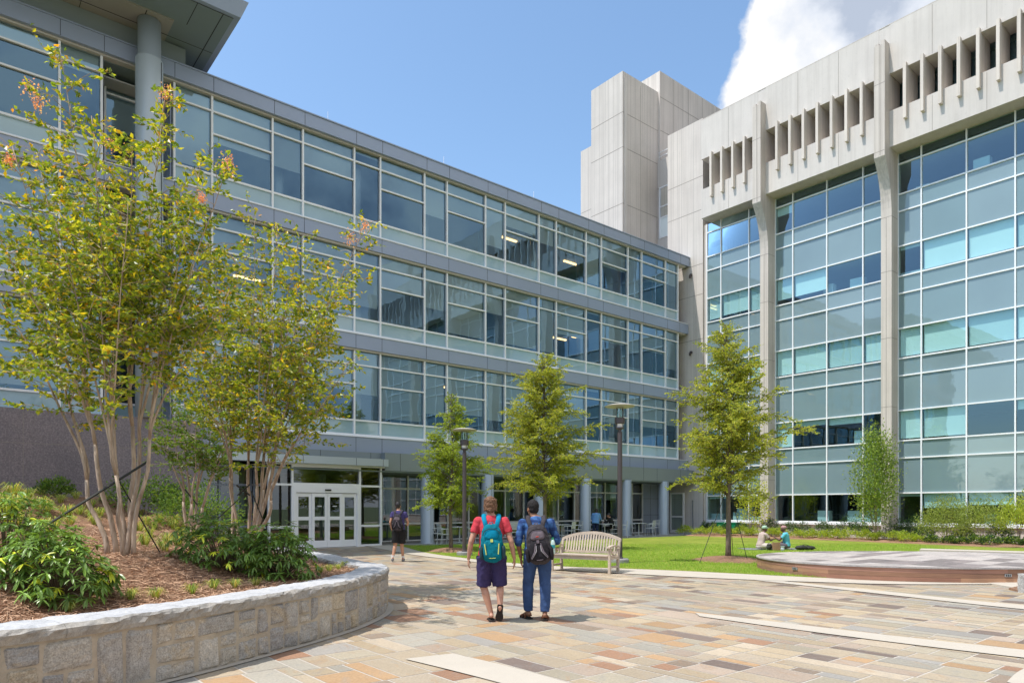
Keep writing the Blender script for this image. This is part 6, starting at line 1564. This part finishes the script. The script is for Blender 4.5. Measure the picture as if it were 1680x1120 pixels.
# -- seated cafe person
def sit(label,loc,rz,sk,top,bot,hairm,vox=.014,head_fw=V3(-.2,1,-.3)):
    J=dict(pelvis=(0,0,.54),neck=(0,.14,1.05),head=(0,.22,1.185),shL=(-.18,.12,1.0),shR=(.18,.12,1.0),elL=(-.24,.33,.80),wrL=(-.10,.42,.98),elR=(.24,.36,.78),wrR=(.05,.52,.80),hdL=(.25,-.25,1),hdR=(-1,.1,0),palmL=(0,-1,0),palmR=(0,0,-1),
     hipL=(-.10,.02,.52),hipR=(.10,.02,.52),knL=(-.14,.45,.52),anL=(-.14,.42,.10),toeL=(-.15,.56,.04),knR=(.14,.45,.52),anR=(.14,.52,.10),toeR=(.15,.66,.04))
    r,P,I=person(label,loc,J,sk,vox,rz=rz,facing=head_fw); shirt(r,P,I,top,vox=.015,long=.9); trousers(r,P,I,bot,r=(.10,.09,.075),lower=.9,vox=.015,name='trousers'); hair(r,P,I,hairm,'short',.012); return r
v=25.35; r_=(1005-840)/FX; Y_=v/(-SU*r_+CU)
sit('dark-haired person in black seated at a cafe table, chin resting on one hand',(r_*Y_,Y_,.02),rad(75),sk3,fabric('black_top',(.02,.02,.022)),fabric('black_trousers',(.02,.02,.022)),simple('black_hair_s',(.02,.015,.015),.5))
# -- picnic on the lawn
bl=gnd(1270,901.5); bl.z=.03
g=MB(); 
for i in range(17): 
    pass
N_=14; ids_=[[g.vert((bl.x-1.25+2.5*i/N_, bl.y-.55+1.1*k/6+ .1*(i/N_-.5), .045+.012*noise.noise(Vector((i*.6,k*.8,1))))) for k in range(7)] for i in range(N_+1)]
for i in range(N_):
    for k in range(6): g.face((ids_[i][k],ids_[i+1][k],ids_[i+1][k+1],ids_[i][k+1]))
o=build('picnic_blanket',g,fabric('grey_blanket',(.24,.23,.27),.25,8),smooth=True); sm=o.modifiers.new('t','SOLIDIFY'); sm.thickness=.012; tag(o,'thin grey blanket spread on the grass under the two seated people','blanket')
def sitg(label,loc,rz,sk,top,bot,lean=.16,armL=None,armR=None,cap=None,hairm=None,hatcol=None,facing=None,long=False):
    J=dict(pelvis=(0,0,.13),neck=(0,lean,.62),head=(0,lean+.07,.765),shL=(-.18,lean-.02,.565),shR=(.18,lean-.02,.565),elL=(-.26,lean+.15,.34),wrL=(-.12,lean+.36,.36),elR=(.26,lean+.15,.34),wrR=(.10,lean+.36,.38),hdL=(.4,1,.1),hdR=(-.4,1,.1),palmL=(.5,0,-1),palmR=(-.5,0,-1),
     hipL=(-.10,.02,.11),hipR=(.10,.02,.11),knL=(-.36,.34,.16),anL=(.06,.42,.07),toeL=(.18,.46,.05),knR=(.36,.34,.16),anR=(-.04,.52,.07),toeR=(-.17,.55,.05))
    if armR: J.update(armR)
    if armL: J.update(armL)
    r,P,I=person(label,loc,J,sk,.012,rz=rz,facing=facing); shirt(r,P,I,top,vox=.013,sl=.6,bottom=-.05); trousers(r,P,I,bot,to=.8,r=(.11,.10,.09),vox=.013)
    if hairm: hair(r,P,I,hairm,'short',.012)
    if cap:
        W,Mx,k=I['W'],I['Mx'],I['k']; g=MB(); g.ell(W(0,-.012,.052),(.090,.106,.078),18,10,Mx)
        if cap=='brim': g.ell(W(0,.10,.035),(.075,.075,.010),14,6,Mx)
        if cap=='band': g.ell(W(0,-.02,.06),(.094,.108,.07),14,6,Mx)
        remesh('cap' if cap=='brim' else 'head_wrap',g,hatcol,r,.010,1,.004)
    return r,P,I
ca=gnd(1247,902.5); cb_=gnd(1291,902.5)
r,P,I=sitg('person in a pale pinkish shirt and green cap sitting cross-legged on the blanket, facing right',(ca.x,ca.y,.05),rad(-78),sk4,fabric('pale_pink_cotton',(.50,.40,.37)),fabric('cream_shorts',(.60,.53,.48)),cap='brim',hatcol=fabric('green_white_cap',(.38,.55,.42),.3,30),lean=.13)
r,P,I=sitg('person in a turquoise T-shirt and pink head wrap sitting on the blanket, facing left',(cb_.x,cb_.y,.05),rad(62),sk4,fabric('turquoise_cotton',(.13,.50,.62)),fabric('grey_shorts',(.12,.11,.13)),cap='band',hatcol=fabric('pink_wrap',(.42,.24,.24),.2,30),lean=.06,armR=dict(elR=(.30,.14,.30),wrR=(.26,.36,.16),hdR=(0,1,-.4)),armL=dict(elL=(-.22,.24,.34),wrL=(-.16,.46,.48),hdL=(.1,1,.6)))
def blob(name,label,cat,c,parts,mat,vox=.012):
    root=thing(name,tuple(c),label,cat); root['_base']=(0,0,0); g=MB()
    for p,rr_ in parts: g.ell(p,rr_,14,9)
    remesh(name.split('_')[-1]+'_body',g,mat,root,vox,2,.008,dsc=14); return root
c=gnd(1322,903); r=blob('duffel_bag','black bag lying on the grass right of the person in turquoise','bag',(c.x,c.y,.03),[((-.15,0,.09),(.26,.14,.09)),((.12,0,.08),(.24,.13,.08))],M['black'])
g=MB(); g.tube([(-.2,-.02,.16),(-.05,-.05,.21),(.15,-.02,.15),(.42,.05,.04)],[.012]*4,6); build('handle',g,M['black'],r)
c=gnd(1262,903.5); r=blob('camera_bag','small black shoulder bag beside the knee of the person in the green cap','bag',(c.x,c.y,.05),[((0,0,.10),(.11,.09,.10)),((0,0,.18),(.09,.07,.04))],M['black'])
g=MB(); g.tube([(-.08,0,.18),(0,0,.27),(.08,0,.18)],[.01]*3,6); build('handle',g,M['black'],r)
c=gnd(1274,904); r=thing('paper_bag',(c.x,c.y,.05),'open brown paper bag on the blanket between the two seated people','bag'); r['_base']=(0,0,0)
g=MB(); a=[g.vert(p) for p in ((-.12,-.07,0),(.12,-.07,0),(.12,.07,0),(-.12,.07,0))]; b=[g.vert(p) for p in ((-.16,-.09,.27),(.10,-.10,.30),(.12,.08,.26),(-.13,.09,.29))]
for i in range(4): j=(i+1)%4; g.face((a[i],a[j],b[j],b[i]))
g.face(a[::-1]); build('bag_paper',g,simple('brown_paper',(.42,.24,.16),.8,0,.15,10,.3),r)
g=MB(); g.tube([(-.03,-.10,.27),(-.02,-.10,.34),(.02,-.10,.34),(.03,-.10,.27)],[.004]*4,5); build('bag_handle',g,simple('brown_paper2',(.36,.20,.13),.8),r)
c=gnd(1284,905); r=thing('plastic_cup',(c.x,c.y,.05),'pale crumpled wrapper standing by the knee of the person in turquoise','wrapper'); g=MB(); rr=random.Random(3)
g.lathe((c.x,c.y,.05),[(.05,0),(.07,.06),(.055,.12),(.08,.17)],9); build('wrapper_body',g,simple('pale_wrapper',(.55,.62,.70),.4),r)
r.name='food_wrapper'
# ================================================================ things opposite, out of view, that the glass mirrors
g=MB(); gx=thing('brick_hall',(-6,-42,0),'brick hall with white sash windows standing behind the viewpoint','building')
g.box((-45,-60,0),(30,-42,11)); build('wall',g,simple('pale_brick',(.42,.33,.27),.85,0,.15,3),gx)
g=MB()
a=[g.vert(p) for p in ((-46,-61,11),(31,-61,11),(31,-41,11),(-46,-41,11),(-46,-51,15),(31,-51,15))]
for f in ((0,1,5,4),(1,2,5),(2,3,4,5),(3,0,4),(3,2,1,0)): g.face([a[i] for i in f])
build('roof',g,simple('slate_roof',(.12,.12,.13),.8),gx)
for i in range(12):
    for k in range(3):
        x=-42+6.2*i; z=1.4+3.3*k; g=MB(); g.box((x,-41.99,z),(x+1.5,-41.9,z+2.0)); w_=build('window',g,M['innerd'],gx); g=MB()
        for xx in (x-.12,x+.70,x+1.5): g.box((xx,-41.9,z-.1),(xx+.10,-41.84,z+2.1))
        for zz in (z-.1,z+.95,z+2.0): g.box((x-.12,-41.895,zz),(x+1.6,-41.845,zz+.10))
        build('frame',g,M['metal'],w_)
for q,(x,y,h) in enumerate(((-24,-16,9),(-13,-19,11),(-3,-17,8.5),(6,-20,10.5),(15,-15,9),(24,-17,11),(33,-10,9),(-30,-4,9.5))):
    rt_=elm(f'{ordn[q]} shade tree in the row behind the viewpoint, seen only mirrored in the glass',Vector((x,y,0)),h,h*.36,500+q,[(.06,.12,.02),(.09,.16,.03)],55,zlo=.2,zpk=.35,leafL=.20,rt=.16,group='trees behind the viewpoint',dens=.16)
for ob in list(bpy.data.objects):
    if 'label' in ob and len(ob['label'].split())>16: print('LONG',ob['label'])
    if '_base' in ob: del ob['_base']
print('objects',len(bpy.data.objects))
